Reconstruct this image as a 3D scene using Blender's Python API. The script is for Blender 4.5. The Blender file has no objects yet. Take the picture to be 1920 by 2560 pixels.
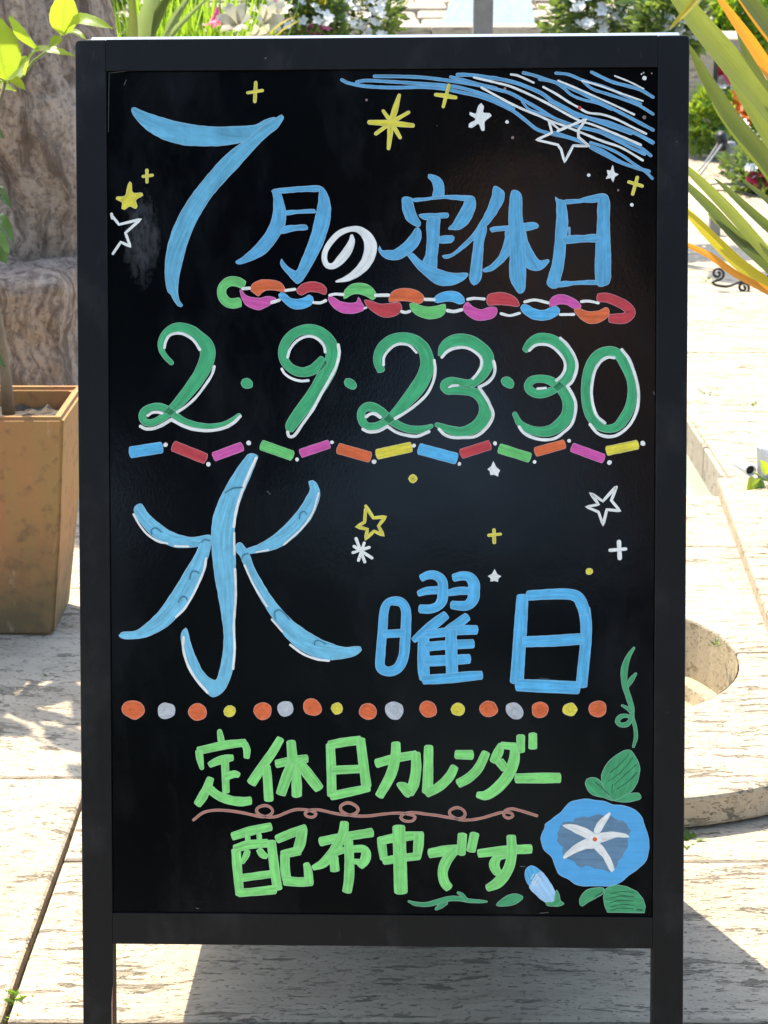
import bpy, bmesh, math, random
from mathutils import Vector, Matrix, noise
from mathutils.geometry import tessellate_polygon

SC = bpy.context.scene
COL = SC.collection
R = math.radians
rnd = random.Random(7)

# ------------------------------------------------------------------ camera
F, CX, CY, CAMH, PITCH = 4700.0, 960.0, 1280.0, 1.12, R(16.7)
cam = bpy.data.cameras.new('camera')
cam.sensor_width = 36.0
cam.sensor_fit = 'AUTO'
cam.lens = 36.0 * F / 2560.0
cam.clip_start, cam.clip_end = 0.05, 400.0
cam.dof.use_dof = True
cam.dof.focus_distance = 1.90
cam.dof.aperture_fstop = 24.0
camo = bpy.data.objects.new('camera', cam)
camo.location = (0, 0, CAMH)
camo.rotation_euler = (math.pi / 2 - PITCH, 0, 0)
COL.objects.link(camo)
SC.camera = camo

# ------------------------------------------------------------------ sky, sun, exposure
SUN = Vector((-0.33, 0.45, 1.0)).normalized()
ELEV = math.asin(SUN.z)
AZ = math.atan2(SUN.x, SUN.y)
world = bpy.data.worlds.new('World')
SC.world = world
world.use_nodes = True
wn = world.node_tree
sky = wn.nodes.new('ShaderNodeTexSky')
sky.sky_type = 'NISHITA'
sky.sun_disc = False
sky.sun_elevation = ELEV
sky.sun_rotation = AZ
sky.altitude = 20
sky.dust_density = 1.6
wn.links.new(sky.outputs[0], wn.nodes['Background'].inputs[0])
wn.nodes['Background'].inputs[1].default_value = 0.15
sl = bpy.data.lights.new('sun', 'SUN')
sl.energy = 3.0
sl.angle = R(0.5)
sl.color = (1.0, 0.93, 0.80)
so = bpy.data.objects.new('sun', sl)
so.rotation_euler = SUN.to_track_quat('Z', 'Y').to_euler()
so.location = SUN * 20
COL.objects.link(so)
SC.view_settings.view_transform = 'Standard'
SC.view_settings.look = 'None'
SC.view_settings.exposure = 1.84
SC.view_settings.gamma = 1.0
SC.view_settings.use_curve_mapping = False
SC.cycles.max_bounces = 8
SC.cycles.use_denoising = True

# ------------------------------------------------------------------ helpers
FW = Vector((0, math.cos(PITCH), -math.sin(PITCH)))
UPV = Vector((0, math.sin(PITCH), math.cos(PITCH)))
EYE = Vector((0, 0, CAMH))

def ray(px, py):
    return FW + Vector((1, 0, 0)) * ((px - CX) / F) - UPV * ((py - CY) / F)

def at(px, py, d):
    """Point of the place seen at a photo pixel, at horizontal distance d."""
    r = ray(px, py)
    return EYE + r * (d / r.y)

def ground(px, py, z=0.0):
    r = ray(px, py)
    return EYE + r * ((z - CAMH) / r.z)

def s2l(c):
    return tuple(((v / 255.0) / 12.92 if v / 255.0 <= 0.04045 else (((v / 255.0) + 0.055) / 1.055) ** 2.4) for v in c)

def tag(o, label=None, cat=None, group=None, kind=None):
    if label: o['label'] = label
    if cat: o['category'] = cat
    if group: o['group'] = group
    if kind: o['kind'] = kind
    return o

def empty(name, loc, rz=0.0):
    o = bpy.data.objects.new(name, None)
    o.location = loc
    o.rotation_euler = (0, 0, rz)
    o.empty_display_size = 0.1
    COL.objects.link(o)
    bpy.context.view_layer.update()
    return o

def link(name, me, mat, parent=None, smooth=False):
    if mat is not None and not me.materials:
        me.materials.append(mat)
    if smooth:
        for p in me.polygons: p.use_smooth = True
    o = bpy.data.objects.new(name, me)
    COL.objects.link(o)
    if parent is not None:
        o.parent = parent
    return o

def world_child(name, me, mat, parent, smooth=False):
    """mesh given in world coordinates, kept there under its parent"""
    o = link(name, me, mat, parent, smooth)
    o.matrix_parent_inverse = parent.matrix_world.inverted()
    return o

def pymesh(name, V, Fc):
    me = bpy.data.meshes.new(name)
    me.from_pydata([tuple(v) for v in V], [], Fc)
    me.update()
    return me

def bm_mesh(name, bm, smooth=False):
    bmesh.ops.recalc_face_normals(bm, faces=bm.faces)
    me = bpy.data.meshes.new(name)
    bm.to_mesh(me)
    bm.free()
    if smooth:
        for p in me.polygons: p.use_smooth = True
    return me

def prism(name, poly, a, b, axes=(0, 1, 2), bev=0.0, seg=2):
    """extrude a 2d polygon between a and b along the third axis"""
    bm = bmesh.new()
    def mk(p, c):
        v = [0, 0, 0]
        v[axes[0]], v[axes[1]], v[axes[2]] = p[0], p[1], c
        return bm.verts.new(v)
    A = [mk(p, a) for p in poly]
    B = [mk(p, b) for p in poly]
    n = len(poly)
    bm.faces.new(A); bm.faces.new(B[::-1])
    for i in range(n):
        bm.faces.new((A[i], A[(i + 1) % n], B[(i + 1) % n], B[i]))
    bmesh.ops.recalc_face_normals(bm, faces=bm.faces)
    if bev > 0:
        ed = [e for e in bm.edges if e.calc_face_angle(0) > 0.5]
        bmesh.ops.bevel(bm, geom=ed, offset=bev, segments=seg, profile=0.5, affect='EDGES')
    return bm_mesh(name, bm)

def rect(x0, y0, x1, y1):
    return [(x0, y0), (x1, y0), (x1, y1), (x0, y1)]

def catmull(pts, step, closed=False):
    """dense points along a Catmull-Rom curve through n-dimensional points"""
    n = len(pts)
    if n == 2 and not closed:
        d = math.dist(pts[0][:2], pts[1][:2]); k = max(1, int(d / step))
        return [tuple(a + (b - a) * i / k for a, b in zip(pts[0], pts[1])) for i in range(k + 1)]
    out = []
    rng = n if closed else n - 1
    for i in range(rng):
        if closed:
            p0, p1, p2, p3 = pts[(i - 1) % n], pts[i], pts[(i + 1) % n], pts[(i + 2) % n]
        else:
            p1, p2 = pts[i], pts[i + 1]
            p0 = pts[i - 1] if i > 0 else tuple(2 * a - b for a, b in zip(p1, p2))
            p3 = pts[i + 2] if i + 2 < n else tuple(2 * b - a for a, b in zip(p1, p2))
        d = math.sqrt(sum((a - b) ** 2 for a, b in zip(p1[:2], p2[:2])))
        # centripetal style tangents limited so sharp corners do not overshoot
        k = max(1, int(d / step))
        for j in range(k):
            t = j / k
            t2, t3 = t * t, t * t * t
            def lim(m, ref):
                return m
            l0 = math.dist(p0[:2], p1[:2]) + 1e-9; l1 = d + 1e-9; l2 = math.dist(p2[:2], p3[:2]) + 1e-9
            pt = []
            for a, b, c, e in zip(p0, p1, p2, p3):
                m1 = (c - a) * l1 / (l0 + l1)
                m2 = (e - b) * l1 / (l1 + l2)
                pt.append((2 * t3 - 3 * t2 + 1) * b + (t3 - 2 * t2 + t) * m1 + (-2 * t3 + 3 * t2) * c + (t3 - t2) * m2)
            out.append(tuple(pt))
    if not closed:
        out.append(tuple(pts[-1]))
    return out

def tube(name, pts, radii, seg=8, cap=True):
    """round tube through 3d points"""
    P = [Vector(p) for p in pts]
    V, Fc = [], []
    up = Vector((0.1, 0.2, 1)).normalized()
    for i, p in enumerate(P):
        t = (P[min(i + 1, len(P) - 1)] - P[max(i - 1, 0)]).normalized()
        x = t.cross(up)
        if x.length < 1e-3: x = t.cross(Vector((1, 0, 0)))
        x.normalize(); y = t.cross(x)
        up = x.cross(t) if False else up
        r = radii[i] if hasattr(radii, '__len__') else radii
        for k in range(seg):
            a = 2 * math.pi * k / seg
            V.append(p + x * (r * math.cos(a)) + y * (r * math.sin(a)))
    for i in range(len(P) - 1):
        for k in range(seg):
            Fc.append((i * seg + k, i * seg + (k + 1) % seg, (i + 1) * seg + (k + 1) % seg, (i + 1) * seg + k))
    if cap:
        Fc.append(tuple(range(seg))[::-1]); Fc.append(tuple(range((len(P) - 1) * seg, len(P) * seg)))
    me = pymesh(name, V, Fc)
    for p in me.polygons: p.use_smooth = True
    return me

# ------------------------------------------------------------------ material helpers
class NT:
    def __init__(s, name):
        s.m = bpy.data.materials.new(name)
        s.m.use_nodes = True
        s.t = s.m.node_tree
        s.b = s.t.nodes['Principled BSDF']
        s.out = s.t.nodes['Material Output']
    def n(s, typ, **kw):
        o = s.t.nodes.new(typ)
        for k, v in kw.items(): setattr(o, k, v)
        return o
    def l(s, a, b): s.t.links.new(a, b)
    def val(s, sock, v):
        if isinstance(v, (int, float)): sock.default_value = v
        elif isinstance(v, (tuple, list)):
            sock.default_value = tuple(v) + ((1.0,) if len(v) == 3 and len(sock.default_value) == 4 else ())
        else: s.l(v, sock)
    def coord(s, kind='Object'):
        return s.n('ShaderNodeTexCoord').outputs[kind]
    def pos(s):
        return s.n('ShaderNodeNewGeometry').outputs['Position']
    def mapping(s, vec, scale=(1, 1, 1), rot=(0, 0, 0), loc=(0, 0, 0)):
        m = s.n('ShaderNodeMapping')
        s.l(vec, m.inputs[0]); s.val(m.inputs['Scale'], scale); s.val(m.inputs['Rotation'], rot); s.val(m.inputs['Location'], loc)
        return m.outputs[0]
    def noise(s, vec, scale, detail=4, rough=0.55, dist=0.0):
        m = s.n('ShaderNodeTexNoise')
        if vec is not None: s.l(vec, m.inputs['Vector'])
        s.val(m.inputs['Scale'], scale); s.val(m.inputs['Detail'], detail); s.val(m.inputs['Roughness'], rough); s.val(m.inputs['Distortion'], dist)
        return m.outputs['Fac']
    def noisecol(s, vec, scale, detail=2):
        m = s.n('ShaderNodeTexNoise')
        s.l(vec, m.inputs['Vector']); s.val(m.inputs['Scale'], scale); s.val(m.inputs['Detail'], detail)
        return m.outputs['Color']
    def voro(s, vec, scale, feature='F1', out='Distance', rand=1.0):
        m = s.n('ShaderNodeTexVoronoi', feature=feature)
        s.l(vec, m.inputs['Vector']); s.val(m.inputs['Scale'], scale); s.val(m.inputs['Randomness'], rand)
        return m.outputs[out]
    def ramp(s, fac, *stops):
        m = s.n('ShaderNodeValToRGB')
        s.val(m.inputs[0], fac)
        e = m.color_ramp.elements
        while len(e) < len(stops): e.new(0.5)
        for q, (p, c) in zip(e, stops):
            q.position = p
            q.color = (c, c, c, 1) if isinstance(c, (int, float)) else tuple(c) + (1,)
        return m.outputs[0]
    def mix(s, fac, a, b, mode='MIX'):
        m = s.n('ShaderNodeMix', data_type='RGBA', blend_type=mode)
        s.val(m.inputs[0], fac); s.val(m.inputs[6], a); s.val(m.inputs[7], b)
        return m.outputs[2]
    def math(s, op, a, b=0.0, clamp=False):
        m = s.n('ShaderNodeMath', operation=op, use_clamp=clamp)
        s.val(m.inputs[0], a); s.val(m.inputs[1], b)
        return m.outputs[0]
    def vadd(s, a, b):
        m = s.n('ShaderNodeVectorMath', operation='ADD')
        s.val(m.inputs[0], a); s.val(m.inputs[1], b)
        return m.outputs[0]
    def vscale(s, a, k):
        m = s.n('ShaderNodeVectorMath', operation='SCALE')
        s.val(m.inputs[0], a); s.val(m.inputs['Scale'], k)
        return m.outputs[0]
    def bump(s, h, strength=0.3, dist=0.01, normal=None):
        m = s.n('ShaderNodeBump')
        s.val(m.inputs['Strength'], strength); s.val(m.inputs['Distance'], dist); s.l(h, m.inputs['Height'])
        if normal is not None: s.l(normal, m.inputs['Normal'])
        return m.outputs[0]
    def set(s, **kw):
        names = {'color': 'Base Color', 'rough': 'Roughness', 'metal': 'Metallic', 'normal': 'Normal', 'spec': 'Specular IOR Level', 'coat': 'Coat Weight', 'coatrough': 'Coat Roughness', 'trans': 'Transmission Weight', 'ior': 'IOR'}
        for k, v in kw.items(): s.val(s.b.inputs[names[k]], v)
        return s
    def rand(s):
        return s.n('ShaderNodeObjectInfo').outputs['Random']
    def translucent(s, color, amount):
        t = s.n('ShaderNodeBsdfTranslucent'); s.val(t.inputs[0], color)
        mx = s.n('ShaderNodeMixShader'); s.val(mx.inputs[0], amount)
        s.l(s.b.outputs[0], mx.inputs[1]); s.l(t.outputs[0], mx.inputs[2])
        s.l(mx.outputs[0], s.out.inputs[0])
        return s

def stone_mat(name, base, dark, rot=0.0, aniso=5.0, pit=0.5, tint=0.08, scale=1.0):
    """travertine: banded stone with short pits strung along the bands"""
    t = NT(name)
    p = t.pos()
    r = t.rand()
    off = t.n('ShaderNodeCombineXYZ'); t.l(t.math('MULTIPLY', r, 37.0), off.inputs[0]); t.l(t.math('MULTIPLY', r, 91.0), off.inputs[1])
    q = t.vadd(p, off.outputs[0])
    warp = t.vscale(t.noisecol(q, 4.0 * scale, 2), 0.055 / scale)
    q = t.vadd(q, warp)
    m = t.mapping(q, (scale, aniso * scale, aniso * scale), (0, 0, rot))
    m2 = t.vadd(m, t.vadd(t.vscale(t.noisecol(m, 28, 3), 0.030), t.vscale(t.noisecol(m, 110, 2), 0.010)))
    band = t.noise(t.mapping(m, (1, 2.2, 1)), 3.0, 4, 0.6)
    reg = t.noise(q, 2.6, 3)
    dens = t.math('ADD', t.math('MULTIPLY', t.math('SUBTRACT', band, 0.5), 0.55), t.math('MULTIPLY', t.math('SUBTRACT', reg, 0.5), 0.30))
    # pits of three sizes: cells whose own random value is low enough hold a pit
    def pits(sc, size, keep):
        v = t.n('ShaderNodeTexVoronoi', feature='F1'); t.l(m2, v.inputs['Vector']); t.val(v.inputs['Scale'], sc)
        sp = t.n('ShaderNodeSeparateColor'); t.l(v.outputs['Color'], sp.inputs[0])
        on = t.ramp(t.math('ADD', t.math('SUBTRACT', keep, sp.outputs[0]), dens), (0.0, 0.0), (0.25, 1.0))
        rad = t.math('MULTIPLY', t.math('ADD', sp.outputs[1], 0.35), size)
        return t.math('MULTIPLY', on, t.ramp(t.math('SUBTRACT', rad, v.outputs['Distance']), (0.0, 0.0), (0.14, 1.0)))
    h1, h2, h3 = pits(26, 0.42, 0.02), pits(66, 0.46, 0.16), pits(150, 0.46, 0.36)
    holes = t.math('MAXIMUM', h1, t.math('MAXIMUM', t.math('MULTIPLY', h2, 0.85), t.math('MULTIPLY', h3, 0.6)))
    crk = t.noise(t.mapping(m2, (7, 13, 13)), 1.6, 8, 0.66)
    crack = t.ramp(t.math('ADD', crk, t.math('MULTIPLY', dens, 0.35)), (0.585, 0.0), (0.635, 1.0))
    gouge = t.noise(t.mapping(m2, (3.2, 4.5, 4.5)), 1.5, 7, 0.7)
    gouge = t.ramp(t.math('ADD', gouge, t.math('MULTIPLY', dens, 0.30)), (0.675, 0.0), (0.72, 1.0))
    holes = t.math('MAXIMUM', holes, t.math('MAXIMUM', t.math('MULTIPLY', crack, 0.52), gouge))
    stain = t.ramp(t.noise(q, 3.2, 5, 0.6), (0.50, 0.0), (0.72, 0.45))
    vein = t.ramp(t.noise(t.mapping(m, (1.4, 3.0, 1)), 6.0, 5, 0.65), (0.36, 1.0), (0.50, 0.0))
    c = t.mix(t.noise(m, 9, 5, 0.62), tuple(v * 0.84 for v in base), tuple(min(1, v * 1.12) for v in base))
    c = t.mix(t.math('MULTIPLY', vein, 0.30), c, tuple(v * 0.55 for v in base))
    c = t.mix(t.math('MULTIPLY', t.math('ADD', t.math('SUBTRACT', r, 0.5), 0.4), tint), c, (0.30, 0.24, 0.17))
    c = t.mix(stain, c, tuple(v * k for v, k in zip(base, (0.70, 0.66, 0.60))))
    c = t.mix(t.math('MULTIPLY', holes, pit), c, dark)
    h = t.math('SUBTRACT', t.math('ADD', t.math('MULTIPLY', t.noise(q, 170, 4, 0.65), 0.25), t.math('MULTIPLY', vein, -0.15)), holes)
    t.set(color=c, rough=0.9, spec=0.15, normal=t.bump(h, 1.0, 0.005))
    return t.m

M = {}
M['trav'] = stone_mat('travertine', (0.44, 0.362, 0.252), (0.06, 0.05, 0.033), 0.0, 3.2, 0.9)
M['trav_flow'] = stone_mat('travertine_flowing', (0.44, 0.360, 0.248), (0.07, 0.055, 0.033), 0.5, 2.0, 0.88)
M['wall_stone'] = stone_mat('wall_stone', (0.40, 0.335, 0.25), (0.13, 0.10, 0.07), 0.0, 1.6, 0.6, 0.35)
M['basin_stone'] = stone_mat('basin_stone', (0.42, 0.34, 0.215), (0.24, 0.18, 0.10), 0.0, 1.3, 0.35)

def simple(name, col, rough=0.6, var=0.25, scale=30, bump=0.15, metal=0.0, spec=0.4):
    t = NT(name)
    q = t.coord('Object')
    f = t.noise(q, scale, 5, 0.6)
    c = t.mix(f, tuple(v * (1 - var) for v in col), tuple(min(1, v * (1 + var)) for v in col))
    t.set(color=c, rough=rough, metal=metal, spec=spec, normal=t.bump(t.noise(q, scale * 4, 3), bump, 0.004))
    return t.m

M['mortar'] = simple('joint_dirt', (0.10, 0.085, 0.06), 0.95, 0.5, 40, 0.5)
M['soil'] = simple('soil', (0.085, 0.065, 0.045), 0.95, 0.5, 60, 0.6)
M['earth'] = simple('garden_earth', (0.20, 0.165, 0.115), 0.95, 0.4, 6, 0.6)
M['iron'] = simple('wrought_iron', (0.012, 0.012, 0.013), 0.45, 0.3, 60, 0.2)
M['grey_metal'] = simple('grey_metal', (0.20, 0.20, 0.195), 0.5, 0.2, 40, 0.15, 0.3)
M['white_plastic'] = simple('white_plastic', (0.62, 0.62, 0.60), 0.4, 0.08, 30, 0.1)
M['post_wood'] = simple('weathered_post', (0.20, 0.19, 0.175), 0.85, 0.35, 25, 0.4)

def leaf_mat(name, col, back, trans=0.45, rough=0.42, var=0.35, obj=True, veins=None):
    t = NT(name)
    r = t.rand() if obj else t.n('ShaderNodeNewGeometry').outputs['Random Per Island']
    q = t.coord('Object')
    f = t.math('ADD', t.math('MULTIPLY', r, 0.6), t.math('MULTIPLY', t.noise(q, 25, 3), 0.4))
    c = t.mix(f, tuple(v * (1 - var) for v in col), tuple(min(1, v * (1 + var)) for v in col))
    cb = t.mix(f, tuple(v * (1 - var) for v in back), tuple(min(1, v * (1 + var)) for v in back))
    if veins:
        at_ = t.n('ShaderNodeAttribute', attribute_name='leafuv').outputs['Vector']
        sp = t.n('ShaderNodeSeparateXYZ'); t.l(at_, sp.inputs[0])
        s_ = t.math('ABSOLUTE', sp.outputs[1])
        if veins == 'pinnate':
            w = t.math('SINE', t.math('SUBTRACT', t.math('MULTIPLY', sp.outputs[0], 52.0), t.math('MULTIPLY', s_, 7.0)))
            line = t.math('MAXIMUM', t.ramp(w, (0.90, 0.0), (0.99, 0.55)), t.ramp(s_, (0.03, 1.0), (0.09, 0.0)))
            blotch = t.noise(q, 60, 3)
        else:
            line = t.ramp(t.noise(t.mapping(at_, (1.2, 16, 1)), 1.0, 4, 0.7), (0.45, 0.0), (0.62, 1.0))
            line = t.math('MAXIMUM', line, t.ramp(s_, (0.88, 0.0), (0.97, 0.8)))
            blotch = t.noise(t.mapping(at_, (9, 3, 1)), 1.0, 4)
        k_ = 1.30 if veins == 'pinnate' else 1.28
        c = t.mix(line, c, tuple(min(1, v * k_ + 0.01) for v in col)); cb = t.mix(t.math('MULTIPLY', line, 0.6), cb, tuple(v * (0.62 if veins == 'pinnate' else 1.2) for v in back))
        dry = t.ramp(blotch, (0.62, 0.0), (0.74, 0.6))
        c = t.mix(dry, c, (0.20, 0.13, 0.05)); cb = t.mix(dry, cb, tuple(v * 0.6 for v in back))
    t.set(color=c, rough=rough, spec=0.4, normal=t.bump(t.noise(q, 90, 2), 0.15, 0.003))
    t.translucent(cb, trans)
    return t.m

M['leaf_citrus'] = leaf_mat('young_leaf', (0.16, 0.26, 0.035), (0.42, 0.52, 0.03), 0.5, 0.38, 0.15, veins='pinnate')
M['leaf_dark'] = leaf_mat('mature_leaf', (0.045, 0.11, 0.03), (0.16, 0.26, 0.03), 0.35, 0.3, veins='pinnate')
M['flax'] = leaf_mat('flax_leaf', (0.105, 0.135, 0.035), (0.26, 0.30, 0.04), 0.35, 0.42, 0.3, veins='parallel')
M['flax_dark'] = leaf_mat('flax_leaf_dark', (0.06, 0.085, 0.03), (0.15, 0.19, 0.03), 0.3, 0.42, 0.25, veins='parallel')
M['flax_orange'] = leaf_mat('flax_leaf_dying', (0.42, 0.17, 0.02), (0.66, 0.28, 0.02), 0.45, 0.5, 0.25, veins='parallel')
M['flax_yellow'] = leaf_mat('flax_leaf_yellowing', (0.30, 0.24, 0.02), (0.55, 0.45, 0.02), 0.45, 0.45, 0.25, veins='parallel')
M['leaf_pale'] = leaf_mat('strap_leaf', (0.14, 0.20, 0.09), (0.26, 0.34, 0.10), 0.35, 0.4, 0.4, veins='parallel')
M['grass'] = leaf_mat('bright_blade', (0.10, 0.19, 0.025), (0.32, 0.48, 0.02), 0.5, 0.45, 0.4, False)
M['foliage'] = leaf_mat('bush_foliage', (0.055, 0.10, 0.03), (0.20, 0.27, 0.04), 0.4, 0.5, 0.6, False)
M['hedge'] = leaf_mat('hedge_foliage', (0.035, 0.06, 0.022), (0.08, 0.13, 0.02), 0.25, 0.5, 0.6, False)
M['petal_white'] = leaf_mat('white_petal', (0.78, 0.78, 0.74), (0.7, 0.7, 0.62), 0.4, 0.5, 0.04)
M['petal_pink'] = leaf_mat('pink_petal', (0.70, 0.16, 0.30), (0.7, 0.2, 0.3), 0.4, 0.5, 0.2)
M['petal_red'] = leaf_mat('red_petal', (0.55, 0.03, 0.06), (0.6, 0.05, 0.08), 0.4, 0.5, 0.2)
M['petal_orange'] = leaf_mat('orange_petal', (0.80, 0.20, 0.02), (0.8, 0.25, 0.02), 0.4, 0.5, 0.2)
# ------------------------------------------------------------------ the ground
tag(link('ground', pymesh('ground', [(-60, -60, -0.2), (60, -60, -0.2), (60, 90, -0.2), (-60, 90, -0.2)], [(0, 1, 2, 3)]), M['earth']), kind='structure')
BC, BR0, BR1, BZ = Vector((0.289, 2.79)), 0.270, 0.54, 0.05      # basin centre, hole, rim, rim height
RX0, RX1, RY0 = 0.24, 0.76, 3.70                                  # the rill

bm = bmesh.new()
HB = 0.36                                                          # openings left for the basin and the rill
for (x0, y0, x1, y1) in ((-3.2, -3.0, 4.6, BC.y - HB), (-3.2, BC.y - HB, BC.x - HB, BC.y + HB), (BC.x + HB, BC.y - HB, 4.6, BC.y + HB), (-3.2, BC.y + HB, 4.6, RY0 - .05),
                         (-3.2, RY0 - .05, RX0 - .02, 12.4), (RX1 + .02, RY0 - .05, 4.6, 12.4), (RX0 - .02, 10.9, RX1 + .02, 12.4)):
    vs = [bm.verts.new(v) for v in ((x0, y0, -.19), (x1, y0, -.19), (x1, y1, -.19), (x0, y1, -.19), (x0, y0, -.016), (x1, y0, -.016), (x1, y1, -.016), (x0, y1, -.016))]
    for f_ in ((4, 5, 6, 7), (0, 1, 5, 4), (1, 2, 6, 5), (2, 3, 7, 6), (3, 0, 4, 7)): bm.faces.new([vs[q_] for q_ in f_])
terr = tag(link('terrace', bm_mesh('terrace', bm), M['mortar']), kind='structure')

def slab(poly, z0, z1, mat, parent, name='paving_slab', ch=0.0025):
    bm = bmesh.new()
    n = len(poly)
    cx = sum(p[0] for p in poly) / n; cy = sum(p[1] for p in poly) / n
    B = [bm.verts.new((p[0], p[1], z0)) for p in poly]
    S = [bm.verts.new((p[0], p[1], z1 - ch)) for p in poly]
    T = []
    for i, p in enumerate(poly):
        a, b = poly[i - 1], poly[(i + 1) % n]
        e1 = Vector((p[0] - a[0], p[1] - a[1])).normalized(); e2 = Vector((b[0] - p[0], b[1] - p[1])).normalized()
        nn = Vector((-e1.y - e2.y, e1.x + e2.x))
        nn = nn.normalized() if nn.length > 1e-6 else Vector((0, 0))
        T.append(bm.verts.new((p[0] + nn.x * ch * 1.3, p[1] + nn.y * ch * 1.3, z1)))
    bm.faces.new(T); bm.faces.new(B[::-1])
    for i in range(n):
        j = (i + 1) % n
        bm.faces.new((B[i], B[j], S[j], S[i])); bm.faces.new((S[i], S[j], T[j], T[i]))
    o = link(name, bm_mesh(name, bm), mat, parent)
    return o

def rough_rect(x0, y0, x1, y1, g=0.003, seg=0.12, amp=0.0014):
    """rectangle shrunk by the joint, its edges slightly uneven"""
    x0 += g; y0 += g; x1 -= g; y1 -= g
    pts = []
    for (a, b) in (((x0, y0), (x1, y0)), ((x1, y0), (x1, y1)), ((x1, y1), (x0, y1)), ((x0, y1), (x0, y0))):
        k = max(1, int(math.dist(a, b) / seg))
        for i in range(k):
            t = i / k
            j = 0 if i == 0 else rnd.uniform(-amp, amp)
            pts.append((a[0] + (b[0] - a[0]) * t + j, a[1] + (b[1] - a[1]) * t + j))
    return pts

JX = -0.414
def lay(x0, y0, x1, y1, flow=False, g=0.003):
    dz = rnd.uniform(-0.0012, 0.0012)
    return slab(rough_rect(x0, y0, x1, y1, g), -0.016, dz, M['trav_flow'] if flow else M['trav'], terr)

# left column of slabs and the slabs under and before the sign
for (x0, x1) in ((-3.2, -2.15), (-2.15, -1.25)):
    y = -0.3
    while y < 8.8:
        h = rnd.uniform(0.7, 1.0); lay(x0, y, x1, min(y + h, 8.9), rnd.random() < .5); y += h
for (y0, y1, fl) in ((0.0, 0.9, 0), (0.9, 1.80, 0), (1.80, 2.43, 1), (2.43, 3.25, 1), (3.25, 4.1, 1), (4.1, 4.95, 0), (4.95, 5.9, 1), (5.9, 6.8, 0), (6.8, 7.8, 1), (7.8, 8.9, 0)):
    lay(-1.25, y0, JX - 0.0005, y1, fl)
for (y0, y1) in ((0.0, 0.95), (0.95, 1.80), (1.80, 2.178)):
    lay(JX + 0.001, y0, 1.02, y1)
    lay(1.02, y0, 2.3, y1, 1)
lay(JX + 0.001, 2.178, -0.256, 3.0, 1); lay(JX + 0.001, 3.0, -0.256, RY0, 0)
# square round the basin, cut to its rim: four corner slabs
QX0, QX1, QY0, QY1 = -0.256, 0.834, 2.178, 3.35
def corner(sx, sy):
    cx, cy = BC
    ex = QX1 if sx > 0 else QX0
    ey = QY1 if sy > 0 else QY0
    a0 = 0.0 if sx > 0 else math.pi
    a1 = math.pi / 2 if sy > 0 else -math.pi / 2
    if sx < 0 and sy < 0: a1 = 1.5 * math.pi
    arc = [(cx + (BR1 - (0.03 if sy < 0 else -0.0008)) * math.cos(a0 + (a1 - a0) * i / 14), cy + (BR1 - (0.03 if sy < 0 else -0.0008)) * math.sin(a0 + (a1 - a0) * i / 14)) for i in range(15)]
    g = 0.003
    poly = [(cx + g * sx + (arc[0][0] - cx), cy + g * sy)] + arc[1:-1] + [(cx + g * sx, arc[-1][1])]
    poly += [(cx + g * sx, ey - g * sy), (ex - g * sx, ey - g * sy), (ex - g * sx, cy + g * sy)]
    area = sum(poly[i - 1][0] * poly[i][1] - poly[i][0] * poly[i - 1][1] for i in range(len(poly)))
    if area < 0: poly.reverse()
    slab(poly, -0.016, rnd.uniform(-0.001, 0.001) + (BZ - 0.002 if sy > 0 else 0), M['trav'] if sy < 0 else M['trav_flow'], terr)
for sx in (1, -1):
    for sy in (1, -1): corner(sx, sy)
slab(rough_rect(QX0, QY1, 0.834, RY0), -0.016, BZ - .003, M['trav_flow'], terr)
lay(0.834, 2.178, 1.75, 2.75, 0); lay(0.834, 2.75, 1.75, RY0, 1)
lay(1.75, 2.178, 3.0, 2.9, 1); lay(1.75, 2.9, 3.0, RY0, 0)
# both banks of the rill
y = RY0
k = 0
while y < 12.2:
    h = rnd.uniform(0.55, 0.95)
    y1 = min(y + h, 12.2)
    lay(JX + 0.001, y, RX0, y1, k % 2)
    lay(RX1, y, RX1 + 0.95, y1, 1); lay(RX1 + 0.95, y, 2.7, y1, k % 2); lay(2.7, y, 4.6, y1, 1)
    y = y1; k += 1

# ------------------------------------------------------------------ rill: stone channel with shallow green water
rill = empty('water_channel', (0.5, RY0, 0))
tag(rill, 'stone lined rill with shallow green water running back from the basin', 'water channel')
y = RY0 + 0.002
while y < 10.8:
    h = rnd.uniform(0.45, 0.8); y1 = min(y + h, 10.84)
    for (x0, x1) in ((RX0 - 0.012, RX0 + 0.006), (RX1 - 0.006, RX1 + 0.012)):
        dx = rnd.uniform(-0.002, 0.002)
        me = prism('side_stone', rect(x0 + dx, y + 0.003, x1 + dx, y1 - 0.003), -0.15, -0.006 + rnd.uniform(-.004, .002), bev=0.003)
        world_child('side_stone', me, M['wall_stone'], rill)
    y = y1
t = NT('rill_water')
q = t.pos()
t.set(color=t.mix(t.noise(q, 3, 3), (0.19, 0.235, 0.17), (0.33, 0.36, 0.29)), rough=0.06, spec=0.5, normal=t.bump(t.noise(t.mapping(q, (6, 14, 6)), 2.2, 3), 0.25, 0.01))
M['water'] = t.m
tag(link('water', pymesh('water', [(RX0 - .01, RY0, -.085), (RX1 + .01, RY0, -.085), (RX1 + .01, 10.84, -.085), (RX0 - .01, 10.84, -.085)], [(0, 1, 2, 3)]), M['water']), kind='structure')

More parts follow.
